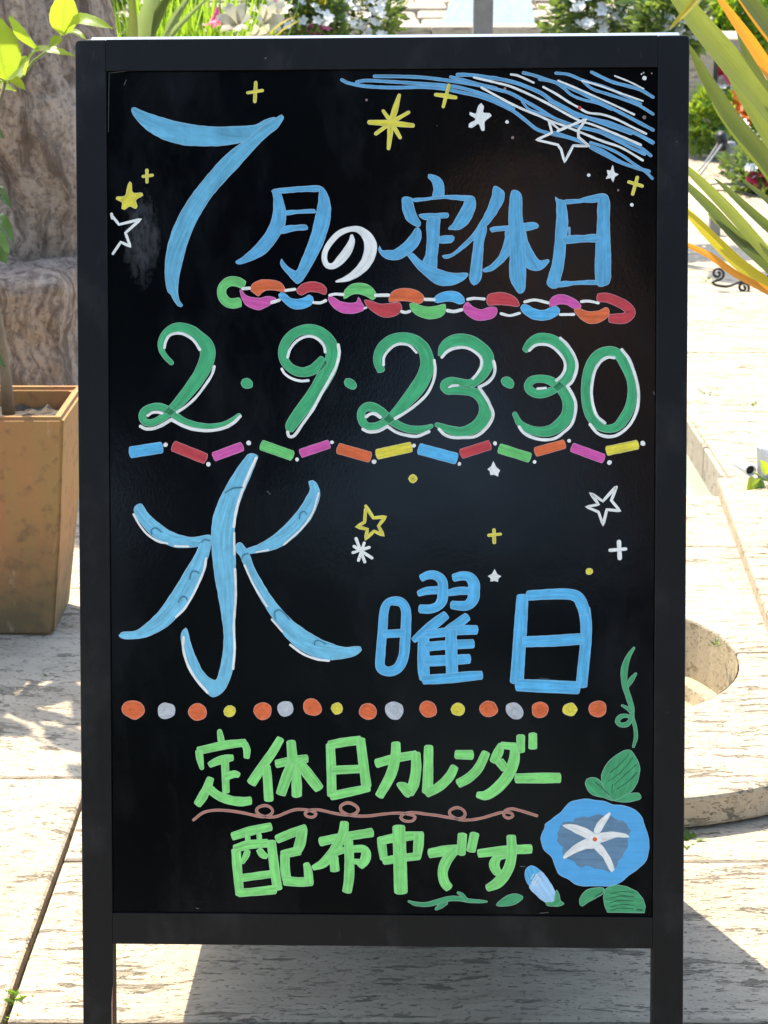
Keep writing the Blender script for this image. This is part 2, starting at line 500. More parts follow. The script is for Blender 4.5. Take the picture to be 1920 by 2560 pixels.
# ------------------------------------------------------------------ raised round basin
basin = empty('round_basin', (BC.x, BC.y, 0))
tag(basin, 'round sunken stone basin with a raised curved rim beside the sign', 'basin')
NS = 4
for i in range(NS):
    a0 = R(1) + 2 * math.pi * i / NS + 0.006; a1 = R(1) + 2 * math.pi * (i + 1) / NS - 0.006
    outer = [(BC.x + BR1 * math.cos(a0 + (a1 - a0) * k / 20), BC.y + BR1 * math.sin(a0 + (a1 - a0) * k / 20)) for k in range(21)]
    inner = [(BC.x + BR0 * math.cos(a0 + (a1 - a0) * k / 20), BC.y + BR0 * math.sin(a0 + (a1 - a0) * k / 20)) for k in range(21)]
    me = prism('rim_stone', outer + inner[::-1], 0.004, BZ + rnd.uniform(-.0006, .0006), bev=0.005)
    world_child('rim_stone', me, M['trav'], basin)
V, Fc = [], []
prof = [(BR0 - 0.002, BZ - 0.004), (BR0 - 0.004, -0.050), (BR0 - 0.030, -0.052), (BR0 - 0.036, -0.075), (0.0001, -0.082)]
for (r_, z_) in prof:
    for k in range(48):
        a = 2 * math.pi * k / 48
        V.append((BC.x + r_ * math.cos(a), BC.y + r_ * math.sin(a), z_))
for i in range(len(prof) - 1):
    for k in range(48):
        Fc.append((i * 48 + k, i * 48 + (k + 1) % 48, (i + 1) * 48 + (k + 1) % 48, (i + 1) * 48 + k))
world_child('bowl', pymesh('bowl', V, Fc), M['basin_stone'], basin)

# raised stone kerb slab to the right of the rill
kerb = empty('stone_ledge', (1.1, 3.3, 0))
tag(kerb, 'pale raised stone ledge slab to the right of the round basin', 'stone ledge')
for (y0, y1) in ((2.80, 3.72),):
    poly = [(0.60 + 0.02, y0), (1.75, y0), (1.75, y1), (0.685, y1)]
    world_child('ledge_slab', prism('ledge_slab', poly, 0.004, BZ + 0.028, bev=0.004), M['trav_flow'], kerb)

# ------------------------------------------------------------------ stone terrace wall at the back of the garden
wall = empty('stone_bank', (0.5, 12.0, 0))
tag(wall, 'sloping bank of pale stone blocks beyond the grey post', 'stone bank')
protos = []
for k in range(5):
    bm = bmesh.new()
    bmesh.ops.create_cube(bm, size=1.0)
    for v in bm.verts:
        v.co += Vector((rnd.uniform(-.02, .02), rnd.uniform(-.03, .03), rnd.uniform(-.03, .03)))
    bmesh.ops.bevel(bm, geom=bm.edges[:], offset=0.05, segments=1, affect='EDGES')
    me = bm_mesh('stone_block', bm); me.materials.append(M['wall_stone']); protos.append(me)
def ramp_z(y): return 0.62 + (y - 11.26) * 0.135
y = 11.28
row = 0
while y < 14.2:
    dep = rnd.uniform(0.24, 0.34)
    x = -2.6 - rnd.random() * .3
    while x < 1.9:
        w = rnd.uniform(0.22, 0.52)
        o = bpy.data.objects.new('stone_block', rnd.choice(protos))
        o.scale = (w - 0.012, dep - 0.014, 0.14)
        COL.objects.link(o); o.parent = wall
        o.matrix_parent_inverse = wall.matrix_world.inverted()
        o.location = (x + w / 2, y + dep / 2, ramp_z(y + dep / 2) - 0.07 + rnd.uniform(-.010, .010))
        o.rotation_euler = (0.10, 0, 0)
        x += w
    y += dep; row += 1
me = prism('bank_core', [(11.25, -.1), (14.3, -.1), (14.3, ramp_z(14.3) - .06), (11.25, ramp_z(11.25) - .06)], -2.7, 1.95, axes=(1, 2, 0))
world_child('bank_core', me, M['mortar'], wall)
# pale shallow chute of water running down the bank, with a broad stone ledge at its foot
chute = empty('water_chute', (0.62, 11.6, 0))
tag(chute, 'sloping pale blue water chute running down the stone bank', 'water chute')
def on_ramp(px, y):
    z = ramp_z(y) + 0.012
    dep = y * math.cos(PITCH) - (z - CAMH) * math.sin(PITCH)
    return Vector(((px - CX) / F * dep, y, z))
V = [on_ramp(1085, 11.27), on_ramp(1342, 11.27), on_ramp(1312, 14.2), on_ramp(1180, 14.2)]
t = NT('chute_water')
q = t.pos()
t.set(color=t.mix(t.noise(t.mapping(q, (30, 4, 8)), 1, 4), (0.115, 0.175, 0.17), (0.24, 0.30, 0.285)), rough=0.45, spec=0.12, normal=t.bump(t.noise(t.mapping(q, (30, 6, 6)), 1, 4), 0.4, 0.02))
M['chute'] = t.m
world_child('water_sheet', pymesh('water_sheet', V, [(0, 1, 2, 3)]), M['chute'], chute)
l0, l1 = at(880, 66, 10.9), at(1600, 66, 10.9)
x = l0.x
while x < l1.x:
    w = rnd.uniform(0.3, 0.5)
    world_child('ledge_stone', prism('ledge_stone', rect(x, 10.86, x + w - 0.006, 11.25), 0.0, l0.z, bev=0.008), M['trav'], chute)
    x += w
# ------------------------------------------------------------------ the A-frame sign
YAW, LEAN, ROLL = R(-2.05), R(14.02), R(0.54)
TOP = Vector((-0.0034, 1.8892, CAMH - 0.0835))
LEG = 1.068
ux = Vector((math.cos(YAW), math.sin(YAW), 0)); nb = Vector((-math.sin(YAW), math.cos(YAW), 0))
vv = Vector((0, 0, 1)) * math.cos(LEAN) + nb * math.sin(LEAN)
SU = ux * math.cos(ROLL) + vv * math.sin(ROLL)
SV = vv * math.cos(ROLL) - ux * math.sin(ROLL)
SN = SU.cross(SV)
FOOT = TOP - SV * LEG
MS = Matrix(((SU.x, SV.x, SN.x, FOOT.x), (SU.y, SV.y, SN.y, FOOT.y), (SU.z, SV.z, SN.z, FOOT.z), (0, 0, 0, 1)))
sign = bpy.data.objects.new('chalkboard_sign', None)
COL.objects.link(sign)
sign.matrix_world = MS
bpy.context.view_layer.update()
tag(sign, 'black folding A-frame board with colourful handwritten Japanese closing day notice', 'sign')

t = NT('frame_paint')
q = t.coord('Object')
grain = t.noise(t.mapping(q, (260, 9, 260)), 1, 4)
chips = t.ramp(t.noise(q, 95, 4, 0.7), (0.72, 0), (0.755, 1))
blot = t.noise(q, 6, 4)
c = t.mix(blot, (0.0026, 0.0030, 0.0032), (0.0075, 0.0076, 0.0074))
dust = t.ramp(t.noise(t.mapping(q, (9, 5, 9)), 1.6, 7, 0.7), (0.52, 0), (0.74, 1))
c = t.mix(t.math('MULTIPLY', dust, 0.10), c, (0.16, 0.15, 0.14))
rub = t.ramp(t.noise(t.mapping(q, (200, 24, 200)), 1, 3, 0.6), (0.70, 0), (0.76, 1))
c = t.mix(t.math('MULTIPLY', rub, 0.10), c, (0.20, 0.19, 0.18))
c = t.mix(t.math('MULTIPLY', chips, 0.6), c, (0.24, 0.22, 0.20))
t.set(color=c, rough=t.math('ADD', 0.40, t.math('MULTIPLY', blot, 0.2)), spec=0.22, normal=t.bump(grain, 0.12, 0.002))
M['frame'] = t.m
M['worn'] = simple('bare_wood', (0.35, 0.16, 0.09), 0.8, 0.4, 80, 0.3)

t = NT('blackboard')
q = t.coord('Object')
peel = t.noise(t.mapping(q, (1, 0.6, 1)), 420, 2, 0.5)
wave = t.noise(q, 9, 2)
smear = t.ramp(t.noise(t.mapping(q, (5, 2.2, 1)), 1.6, 6, 0.68), (0.50, 0), (0.80, 1))
# an old wiped chalk patch near the left edge
d = t.n('ShaderNodeVectorMath', operation='DISTANCE')
t.l(t.mapping(q, (1, 0.42, 0.0)), d.inputs[0]); t.val(d.inputs[1], (-0.236, 0.874 * 0.42, 0.0))
patch = t.math('MULTIPLY', t.ramp(d.outputs['Value'], (0.010, 1.0), (0.034, 0.0)), t.noise(t.mapping(q, (160, 60, 1)), 1, 4, 0.7))
patch = t.ramp(patch, (0.30, 0), (0.75, 1))
specks = t.ramp(t.noise(q, 210, 2), (0.81, 0), (0.83, 1))
c = t.mix(t.math('MULTIPLY', smear, 0.05), (0.0012, 0.0014, 0.0024), (0.16, 0.17, 0.18))
c = t.mix(t.math('MULTIPLY', patch, 0.30), c, (0.22, 0.23, 0.24))
c = t.mix(t.math('MULTIPLY', specks, 0.5), c, (0.35, 0.33, 0.30))
nrm = t.bump(wave, 0.05, 0.01)
t.set(color=c, rough=t.math('ADD', 0.13, t.math('MULTIPLY', smear, 0.12)), spec=0.26, normal=t.bump(peel, 0.035, 0.0010, nrm))
M['board'] = t.m

ST, W2 = 0.0304, 0.300
def rounded_stile(side, top_r=0.005):
    """outer top corner rounded"""
    xo, xi = W2, W2 - ST
    pts = [(xi, 0), (xo, 0)]
    for k in range(5):
        a = math.pi / 2 * k / 4
        pts.append((xo - top_r + top_r * math.cos(a), LEG - top_r + top_r * math.sin(a)))
    pts.append((xi, LEG))
    if side < 0: pts = [(-x, y) for x, y in pts][::-1]
    return pts
RB0, RB1, RT0 = LEG - 0.8971, LEG - 0.8659, LEG - ST
def in_sign(name, me, mat, parent=None, smooth=False):
    o = link(name, me, mat, parent or sign, smooth)
    return o
for s in (-1, 1):
    in_sign('stile', prism('stile', rounded_stile(s), -0.022, 0.0, bev=0.0012), M['frame'])
xi = W2 - ST
in_sign('rail', prism('rail', rect(-xi + .0002, RT0, xi - .0002, LEG), -0.022, -0.0001, bev=0.0004), M['frame'])
in_sign('rail', prism('rail', rect(-xi + .0002, RB0, xi - .0002, RB1), -0.022, -0.0001, bev=0.0004), M['frame'])
PN = -0.0035
panel = in_sign('board', prism('board', rect(-xi + .0008, RB1 + .0008, xi - .0008, RT0 - .0008), -0.008, PN), M['board'])
in_sign('back_plate', prism('back_plate', rect(-xi + .0002, RB1 + .0002, xi - .0002, RT0 - .0002), -0.014, -0.0085), M['frame'])
in_sign('worn_edge', prism('worn_edge', [(-xi - .0012, .02), (-xi - .0002, .02), (-xi - .0002, .128), (-xi - .0016, .11)], -0.010, 0.0004), M['worn'])
# rear frame, hinged at the top
vr = Vector((0, 0, 1)) * math.cos(LEAN) - nb * math.sin(LEAN)
RV = vr * math.cos(ROLL) - ux * math.sin(ROLL)
RN = -(SU.cross(RV))
apex = TOP - SN * 0.026
RO = apex - RV * LEG
MR = Matrix(((SU.x, RV.x, -RN.x, RO.x), (SU.y, RV.y, -RN.y, RO.y), (SU.z, RV.z, -RN.z, RO.z), (0, 0, 0, 1)))
def in_rear(name, me, mat):
    o = link(name, me, mat, sign)
    o.matrix_parent_inverse = sign.matrix_world.inverted()
    o.matrix_basis = MR
    return o
for s in (-1, 1):
    in_rear('rear_stile', prism('rear_stile', rounded_stile(s), -0.022, 0.0, bev=0.0012), M['frame'])
in_rear('rear_rail', prism('rear_rail', rect(-xi + .0002, RT0, xi - .0002, LEG), -0.0217, -0.0003, bev=0.0010), M['frame'])
in_rear('rear_rail', prism('rear_rail', rect(-xi + .0002, .03, xi - .0002, .07), -0.0217, -0.0003, bev=0.0010), M['frame'])
in_rear('rear_board', prism('rear_board', rect(-xi + .0008, .0708, xi - .0008, RT0 - .0008), -0.016, -0.006), M['board'])
for s in (-1, 1):
    in_sign('hinge', prism('hinge', rect(s * .2 - .025, LEG - .001, s * .2 + .025, LEG + .0008), -0.030, -0.016, bev=0.0003), M['grey_metal'])
    ca, sa, slope = math.cos(LEAN), math.sin(LEAN), math.tan(2 * LEAN)
    poly = []
    def hit(v0):
        tt = ((LEG - v0) * slope + 0.002) / (ca + sa * slope)
        return (v0 + tt * sa, -0.022 - tt * ca)
    poly = [(0.222, -0.0222), (0.64, -0.0222), hit(0.64), hit(0.222)]
    x0 = s * (W2 - 0.012)
    in_sign('added_shade_plate', prism('added_shade_plate', poly, x0 - .004, x0 + .004, axes=(1, 2, 0), bev=0.0008), M['frame'])  # unseen plate added between the legs to shape the shadow under the sign

M['cap'] = simple('painted_sheen', (0.20, 0.235, 0.25), 0.3, 0.3, 60, 0.1, 0.0, 0.6)  # pale colour stands in for sun and sky sheen on the black top face
in_rear('sheen_strip', prism('sheen_strip', rect(-W2 + .008, LEG + .0002, W2 - .006, LEG + .0016), -0.0215, -0.0005, bev=0.0003), M['cap'])

# ------------------------------------------------------------------ handwriting on the board
MSI = MS.inverted()
def board_xy(px, py):
    o = MSI @ EYE
    d = MSI.to_3x3() @ ray(px, py)
    k = (PN - o.z) / d.z
    p = o + d * k
    return p.x, p.y

def paint(name, rgb, dark=0.72, rough=0.55, streak=1.0):
    c0 = s2l(rgb)
    t = NT(name)
    a = t.n('ShaderNodeAttribute', attribute_name='stroke').outputs['Vector']
    sx = t.n('ShaderNodeSeparateXYZ'); t.l(a, sx.inputs[0])
    q = t.mapping(a, (0.010, 0.16, 3.7))
    f = t.noise(q, 1.0, 4, 0.62)
    g = t.noise(t.mapping(a, (0.035, 0.05, 1.9)), 1.0, 3, 0.6)
    fac = t.math('MULTIPLY', t.ramp(t.math('ADD', t.math('MULTIPLY', f, 0.65), t.math('MULTIPLY', g, 0.35)), (0.36, 0), (0.64, 1)), streak)
    c = t.mix(fac, tuple(v * (dark - 0.08) for v in c0), tuple(v * 1.05 for v in c0))
    thin = t.ramp(t.noise(t.mapping(a, (0.028, 0.075, 2.3)), 1.0, 5, 0.7), (0.56, 0), (0.74, 1))
    c = t.mix(t.math('MULTIPLY', thin, 0.42 * streak), c, tuple(v * 0.5 for v in c0))
    line = t.ramp(t.noise(t.mapping(a, (0.006, 0.42, 5.1)), 1.0, 2, 0.5), (0.60, 0), (0.68, 1))
    c = t.mix(t.math('MULTIPLY', line, 0.42 * streak), c, tuple(v * 0.45 for v in c0))
    rim = t.math('GREATER_THAN', sx.outputs[2], 500.0)
    pale = tuple(0.62 * v + 0.38 * 0.45 for v in c0)
    c = t.mix(rim, c, pale)
    t.set(color=c, rough=rough, spec=0.3, normal=t.bump(f, 0.25, 0.0006))
    return t.m

PAINT = {
    'blue': paint('paint_blue', (122, 198, 222)), 'seven': paint('paint_dull_blue', (106, 180, 206)), 'sky': paint('paint_sky_blue', (94, 186, 228)), 'mid': paint('paint_mid_blue', (98, 176, 212)), 'line': paint('paint_line_blue', (98, 170, 208)), 'ink': paint('paint_overlap', (66, 118, 140)),
    'green': paint('paint_green', (72, 178, 116)), 'lime': paint('paint_lime', (140, 228, 122)),
    'white': paint('paint_white', (238, 238, 226), 0.86), 'yellow': paint('paint_yellow', (236, 220, 70)),
    'orange': paint('paint_orange', (232, 112, 62)), 'red': paint('paint_red', (204, 70, 74)),
    'pink': paint('paint_pink', (222, 92, 168)), 'silver': paint('paint_silver', (192, 195, 194), 0.8),
    'leafgreen': paint('paint_leaf_green', (114, 206, 112)), 'brown': paint('paint_brown', (186, 122, 98)),
    'teal': paint('paint_leaf', (74, 166, 108)), 'slate': paint('paint_thin_blue', (112, 148, 172), 0.7, streak=0.6),
    'grey': paint('old_paint_speck', (150, 125, 120)), 'pale': paint('paint_pale_blue', (172, 214, 240), 0.8),
    'petal': paint('paint_petal_blue', (92, 180, 230), 0.85, streak=0.45), 'dust': paint('chalk_dust', (96, 97, 98)), 'hatch': paint('paint_dark_line', (40, 90, 70)),
}

class Drawing:
    """one drawn character or picture: a mesh of paint on the board"""
    def __init__(s, x0, y0, k):
        s.o = (x0, y0, k); s.V = []; s.A = []; s.F = []; s.FM = []; s.mats = []; s.lv = 0
    def at(s, x0, y0, k): s.o = (x0, y0, k); return s
    def px(s, p): return s.o[0] + p[0] / s.o[2], s.o[1] + p[1] / s.o[2]
    def mi(s, c):
        if c not in s.mats: s.mats.append(c)
        return s.mats.index(c)
    def add(s, P, A, faces, c, h):
        b = len(s.V)
        for p in P:
            x, y = board_xy(*p)
            s.V.append((x, y, PN + h))
        s.A += A
        m = s.mi(c)
        for f in faces:
            s.F.append(tuple(b + i for i in f)); s.FM.append(m)
    def level(s):
        s.lv += 1
        return 0.00016 + s.lv * 0.00004
    def border(s, loop, c, h, w=1.5):
        n = len(loop)
        P, A, Fc = [], [], []
        for i in range(n):
            a, b = loop[i - 1], loop[(i + 1) % n]
            dx, dy = b[0] - a[0], b[1] - a[1]
            l = math.hypot(dx, dy) + 1e-6
            nx, ny = -dy / l, dx / l
            P += [(loop[i][0] + nx * w * .5, loop[i][1] + ny * w * .5), (loop[i][0] - nx * w * .5, loop[i][1] - ny * w * .5)]
            A += [(i, 0, 999.0), (i, 1, 999.0)]
        for i in range(n):
            j = (i + 1) % n
            Fc.append((2 * i, 2 * j, 2 * j + 1, 2 * i + 1))
        s.add(P, A, Fc, c, h + 0.00002)
    def poly(s, c, *pts, smooth=True, ang=None, rim=True, guide=None):
        P = [s.px(p) for p in pts]
        if smooth: P = catmull(P, 5.0, True)
        P = [(x + noise.noise((x * .07, y * .07, 3.1)) * 1.1, y + noise.noise((x * .07, y * .07, 9.4)) * 1.1) for x, y in P]
        seed = rnd.random() * 60
        if ang is None:
            # streaks run along the longest extent
            mx = sum(p[0] for p in P) / len(P); my = sum(p[1] for p in P) / len(P)
            sxx = sum((p[0] - mx) ** 2 for p in P); syy = sum((p[1] - my) ** 2 for p in P); sxy = sum((p[0] - mx) * (p[1] - my) for p in P)
            ang = 0.5 * math.atan2(2 * sxy, sxx - syy)
        ca, sa = math.cos(ang), math.sin(ang)
        A = [(p[0] * ca + p[1] * sa, -p[0] * sa + p[1] * ca, seed) for p in P]
        if guide:
            G = catmull([s.px(p) for p in guide], 6.0)
            acc = [0.0]
            for i in range(1, len(G)): acc.append(acc[-1] + math.dist(G[i], G[i - 1]))
            A = []
            for p in P:
                k = min(range(len(G)), key=lambda i: (G[i][0] - p[0]) ** 2 + (G[i][1] - p[1]) ** 2)
                q0, q1 = G[max(k - 1, 0)], G[min(k + 1, len(G) - 1)]
                tx, ty = q1[0] - q0[0], q1[1] - q0[1]
                l = math.hypot(tx, ty) + 1e-6
                dx, dy = p[0] - G[k][0], p[1] - G[k][1]
                A.append((acc[k] + (dx * tx + dy * ty) / l, (dx * -ty + dy * tx) / l, seed))
        tri = tessellate_polygon([[Vector((p[0], p[1], 0)) for p in P]])
        h = s.level()
        s.add(P, A, [tuple(t_) for t_ in tri], c, h)
        if rim: s.border(P, c, h)
        return s
    def rib(s, c, *pts, w=None, closed=False, rim=True, cap=0.35, smooth=True):
        Q = [(*s.px(p), (p[2] if w is None else w) / s.o[2]) for p in pts]
        if smooth and len(Q) > 2 or closed: Q = catmull(Q, 4.0, closed)
        else:
            QQ = []
            for i in range(len(Q) - 1): QQ += catmull([Q[i], Q[i + 1]], 6.0)[:-1]
            Q = QQ + [Q[-1]]
        n = len(Q)
        seed = rnd.random() * 60
        Lf, Rt, u = [], [], [0.0]
        for i in range(n):
            a = Q[i - 1] if (i > 0 or closed) else Q[i]
            b = Q[(i + 1) % n] if (i < n - 1 or closed) else Q[i]
            dx, dy = b[0] - a[0], b[1] - a[1]
            l = math.hypot(dx, dy) + 1e-6
            nx, ny = -dy / l, dx / l
            hw = max(0.6, Q[i][2] / 2 + noise.noise((Q[i][0] * .06, Q[i][1] * .06, seed)) * 0.6)
            Lf.append((Q[i][0] + nx * hw, Q[i][1] + ny * hw)); Rt.append((Q[i][0] - nx * hw, Q[i][1] - ny * hw))
            if i: u.append(u[-1] + math.dist(Q[i][:2], Q[i - 1][:2]))
        h = s.level()
        P = Lf + Rt
        A = [(u[i], Q[i][2] / 2, seed) for i in range(n)] + [(u[i], -Q[i][2] / 2, seed) for i in range(n)]
        Fc = [(i, i + 1, n + i + 1, n + i) for i in range(n - 1)]
        if closed: Fc.append((n - 1, 0, n, 2 * n - 1))
        caps = []
        if not closed:
            for (i, sg) in ((0, -1), (n - 1, 1)):
                a, b = Lf[i], Rt[i]
                j = 1 if i == 0 else n - 2
                dx, dy = (Q[i][0] - Q[j][0]), (Q[i][1] - Q[j][1])
                l = math.hypot(dx, dy) + 1e-6
                dx, dy = dx / l, dy / l
                hw = math.dist(a, b) / 2
                k0 = len(P)
                arc = []
                small = hw < 6
                for k in range(1, 6):
                    th = math.pi * k / 6
                    e = (1.0 if small else cap) * hw * math.sin(th)
                    if not small: e += rnd.uniform(-.6, .6)
                    mx = (a[0] + b[0]) / 2 + (a[0] - b[0]) / 2 * math.cos(th) + dx * e
                    my = (a[1] + b[1]) / 2 + (a[1] - b[1]) / 2 * math.cos(th) + dy * e
                    arc.append((mx, my)); P.append((mx, my)); A.append((u[i] + sg * e, hw * math.cos(th), seed))
                ids = [i] + list(range(k0, k0 + 5)) + [n + i]
                Fc.append(tuple(ids)); caps.append(arc)
        s.add(P, A, Fc, c, h)
        if rim:
            if closed:
                s.border(Lf, c, h); s.border(Rt, c, h)
            else:
                s.border(caps[0][::-1] + Lf + caps[1] + Rt[::-1], c, h, 1.3)
        return s
    def dot(s, c, x, y, rx, ry=None, rot=0.0, rim=True):
        ry = rx if ry is None else ry
        pts = []
        for k in range(10):
            a = 2 * math.pi * k / 10
            j = rnd.uniform(.93, 1.07)
            ex, ey = rx * math.cos(a) * j, ry * math.sin(a) * j
            pts.append((x + ex * math.cos(rot) - ey * math.sin(rot), y + ex * math.sin(rot) + ey * math.cos(rot)))
        return s.poly(c, *pts, rim=rim)
    def done(s, name, label=None):
        me = pymesh(name, s.V, s.F)
        at_ = me.attributes.new('stroke', 'FLOAT_VECTOR', 'POINT')
        flat = [v for a in s.A for v in a]
        at_.data.foreach_set('vector', flat)
        for c in s.mats: me.materials.append(PAINT[c])
        for p, m in zip(me.polygons, s.FM): p.material_index = m
        o = bpy.data.objects.new(name, me)
        COL.objects.link(o)
        o.parent = panel
        if label: o['label'] = label
        return o

k4 = 4.1475
CH = 'painted_character'
DA = (260, 180, 3.456); DB = (560, 420, k4); DC = (920, 420, k4); DD = (1240, 420, k4); DE = (840, 160, k4); DF = (1240, 160, k4)
DG = (320, 780, k4); DH = (660, 780, k4); DI = (1000, 780, k4); DJ = (1240, 780, k4); DK = (280, 1120, 2.592); DL = (860, 1120, k4)
DM = (1180, 1140, 3.6065); DN = (920, 1400, 5.184); DO = (1240, 1420, k4); DQ = (290, 1720, 2.592); DR = (900, 1720, 2.592)
DS = (460, 1800, k4); DT = (780, 1800, k4); DU = (1080, 1800, k4); DV = (560, 2030, k4); DW = (920, 2030, 3.7705); DX = (1280, 1840, 4.608)

# -- first line
g = Drawing(*DA)
g.poly('seven', (238,335),(243,313),(262,309),(340,340),(470,385),(600,422),(750,455),(900,470),(1050,474),(1200,468),(1310,455),(1400,410),(1465,392),(1495,400),(1440,470),(1330,540),(1205,603),(1050,632),(900,640),(750,636),(650,622),(500,575),(380,505),(290,420),(250,365), guide=((250,335),(450,460),(700,545),(950,555),(1250,520),(1500,400)))
g.poly('seven', (1535,370),(1552,388),(1546,412),(1495,485),(1420,545),(1340,620),(1250,720),(1150,830),(1020,970),(920,1090),(830,1230),(760,1370),(710,1520),(670,1670),(645,1800),(638,1900),(650,1970),(682,2018),(665,2030),(640,2020),(605,1975),(580,1925),(555,1900),(535,1820),(528,1720),(535,1600),(560,1470),(600,1350),(660,1220),(740,1090),(830,970),(930,850),(1030,740),(1130,655),(1205,603),(1300,530),(1400,445),(1490,395), guide=((1540,390),(1350,530),(1100,770),(850,1090),(680,1400),(590,1700),(610,1900),(665,2020)))
g.done(CH, 'big light blue numeral 7')
g = Drawing(*DB)
g.poly('mid', (492,238),(540,218),(578,240),(605,310),(628,390),(642,470),(640,540),(625,610),(590,680),(520,780),(430,885),(330,940),(230,980),(165,997),(125,985),(125,968),(200,920),(280,850),(370,755),(440,660),(490,550),(510,460),(515,380),(513,300),(505,262), guide=((530,240),(575,400),(570,560),(470,760),(300,910),(130,980)))
g.poly('mid', (540,222),(700,200),(870,187),(1000,190),(990,240),(860,242),(700,252),(580,260))
g.poly('mid', (630,450),(780,437),(940,430),(955,460),(800,468),(635,487))
g.poly('mid', (610,612),(740,595),(850,593),(868,635),(740,650),(585,680))
g.poly('mid', (1000,190),(1060,250),(1095,340),(1107,440),(1095,560),(1065,670),(1020,800),(960,920),(900,1030),(840,1130),(800,1180),(765,1200),(720,1170),(660,1100),(610,1040),(585,990),(597,940),(620,980),(680,1035),(750,1068),(800,960),(850,840),(905,690),(940,540),(960,460),(980,350),(988,250), guide=((1020,200),(1050,400),(1000,650),(880,930),(770,1120),(680,1090),(595,950)))
g.done(CH)
g = Drawing(*DB)
g.rib('white', (1325,705,30),(1325,760,62),(1280,860,88),(1210,950,88),(1135,1015,62),(1075,1012,55),(1042,950,52),(1052,860,54),(1112,760,56),(1200,675,56),(1310,634,50),(1400,640,66),(1480,705,100),(1520,800,126),(1508,900,122),(1460,1000,108),(1370,1090,85),(1270,1148,55),(1165,1177,14))
g.done(CH, 'white hiragana no')
g = Drawing(*DC)
g.poly('mid', (625,65),(680,75),(755,110),(785,180),(780,290),(675,300),(682,200),(655,130),(622,95))
g.poly('mid', (355,315),(400,300),(455,315),(470,380),(500,480),(545,575),(525,612),(480,595),(410,550),(370,470),(355,390))
g.poly('mid', (460,322),(600,308),(780,285),(960,285),(1080,292),(1105,310),(1000,340),(900,328),(780,318),(600,335),(480,348))
g.poly('mid', (1080,292),(1110,330),(1115,400),(1085,490),(1030,580),(940,640),(880,640),(830,632),(870,590),(930,490),(990,380),(1005,335))
g.poly('mid', (528,485),(600,475),(830,470),(840,490),(830,515),(740,522),(620,535),(570,530))
g.poly('mid', (738,715),(870,698),(895,715),(890,750),(860,775),(735,772))
g.poly('mid', (622,525),(745,520),(742,600),(735,770),(718,900),(708,1050),(640,1020),(570,975),(600,900),(612,760))
g.poly('mid', (515,618),(545,650),(550,720),(520,800),(450,870),(405,905),(330,945),(250,955),(170,930),(115,870),(110,835),(122,805),(140,850),(210,855),(280,845),(380,770),(450,690),(495,625), guide=((520,625),(480,750),(360,860),(220,900),(120,820)))
g.poly('mid', (400,890),(460,880),(540,955),(640,1015),(760,1060),(880,1090),(1030,1090),(1040,1108),(990,1160),(900,1205),(800,1222),(700,1200),(600,1120),(520,1050),(470,985), guide=((420,890),(560,1030),(720,1120),(900,1150),(1035,1095)))
g.done(CH)
g = Drawing(*DC)
g.poly('mid', (1310,187),(1400,235),(1417,280),(1400,350),(1330,470),(1225,610),(1150,690),(1060,780),(960,860),(860,925),(790,935),(768,912),(860,890),(960,810),(1070,700),(1160,570),(1230,440),(1285,290), guide=((1350,200),(1320,380),(1180,600),(1020,770),(780,925)))
g.poly('mid', (1110,690),(1225,605),(1222,680),(1200,760),(1190,900),(1180,1050),(1170,1150),(1130,1200),(1095,1215),(1060,1180),(1052,1120),(1070,1000),(1090,850),(1100,760))
g.at(*DD)
g.poly('mid', (-65,628),(-30,612),(140,597),(290,572),(400,563),(445,600),(430,622),(300,652),(140,645),(0,655),(-40,665))
g.poly('mid', (100,650),(160,650),(160,860),(90,960),(0,1035),(-60,1070),(-120,1078),(-145,1060),(-60,1010),(20,930),(70,820),(95,720))
g.poly('mid', (235,650),(300,650),(330,760),(380,860),(450,960),(545,945),(552,965),(500,1035),(430,1065),(350,1050),(300,1005),(270,900))
g.poly('mid', (160,240),(200,228),(250,255),(268,330),(268,450),(275,540),(300,650),(300,850),(310,1010),(305,1180),(290,1280),(240,1298),(190,1240),(150,1160),(140,1040),(145,880),(140,700),(132,520),(140,360))
g.done(CH)
g = Drawing(*DD)
g.poly('mid', (615,300),(650,325),(700,335),(722,370),(735,450),(745,600),(725,760),(715,900),(690,1060),(660,1180),(630,1245),(590,1250),(530,1205),(535,1150),(580,1000),(605,830),(620,650),(630,400))
g.poly('mid', (700,335),(850,325),(960,295),(1080,268),(1130,268),(1165,300),(1060,352),(900,358),(720,370))
g.poly('mid', (1065,330),(1125,275),(1165,300),(1180,380),(1175,550),(1185,800),(1190,1000),(1185,1150),(1165,1200),(1110,1225),(1060,1222),(1035,1170),(1028,1030),(1035,800),(1050,600))
g.poly('mid', (690,720),(760,702),(900,697),(1040,692),(1090,730),(1040,765),(900,768),(720,782))
g.rib('mid', (760,620),(762,700), w=16)
g.poly('mid', (630,1185),(800,1175),(1040,1168),(1060,1205),(820,1210),(640,1235))
g.done(CH)

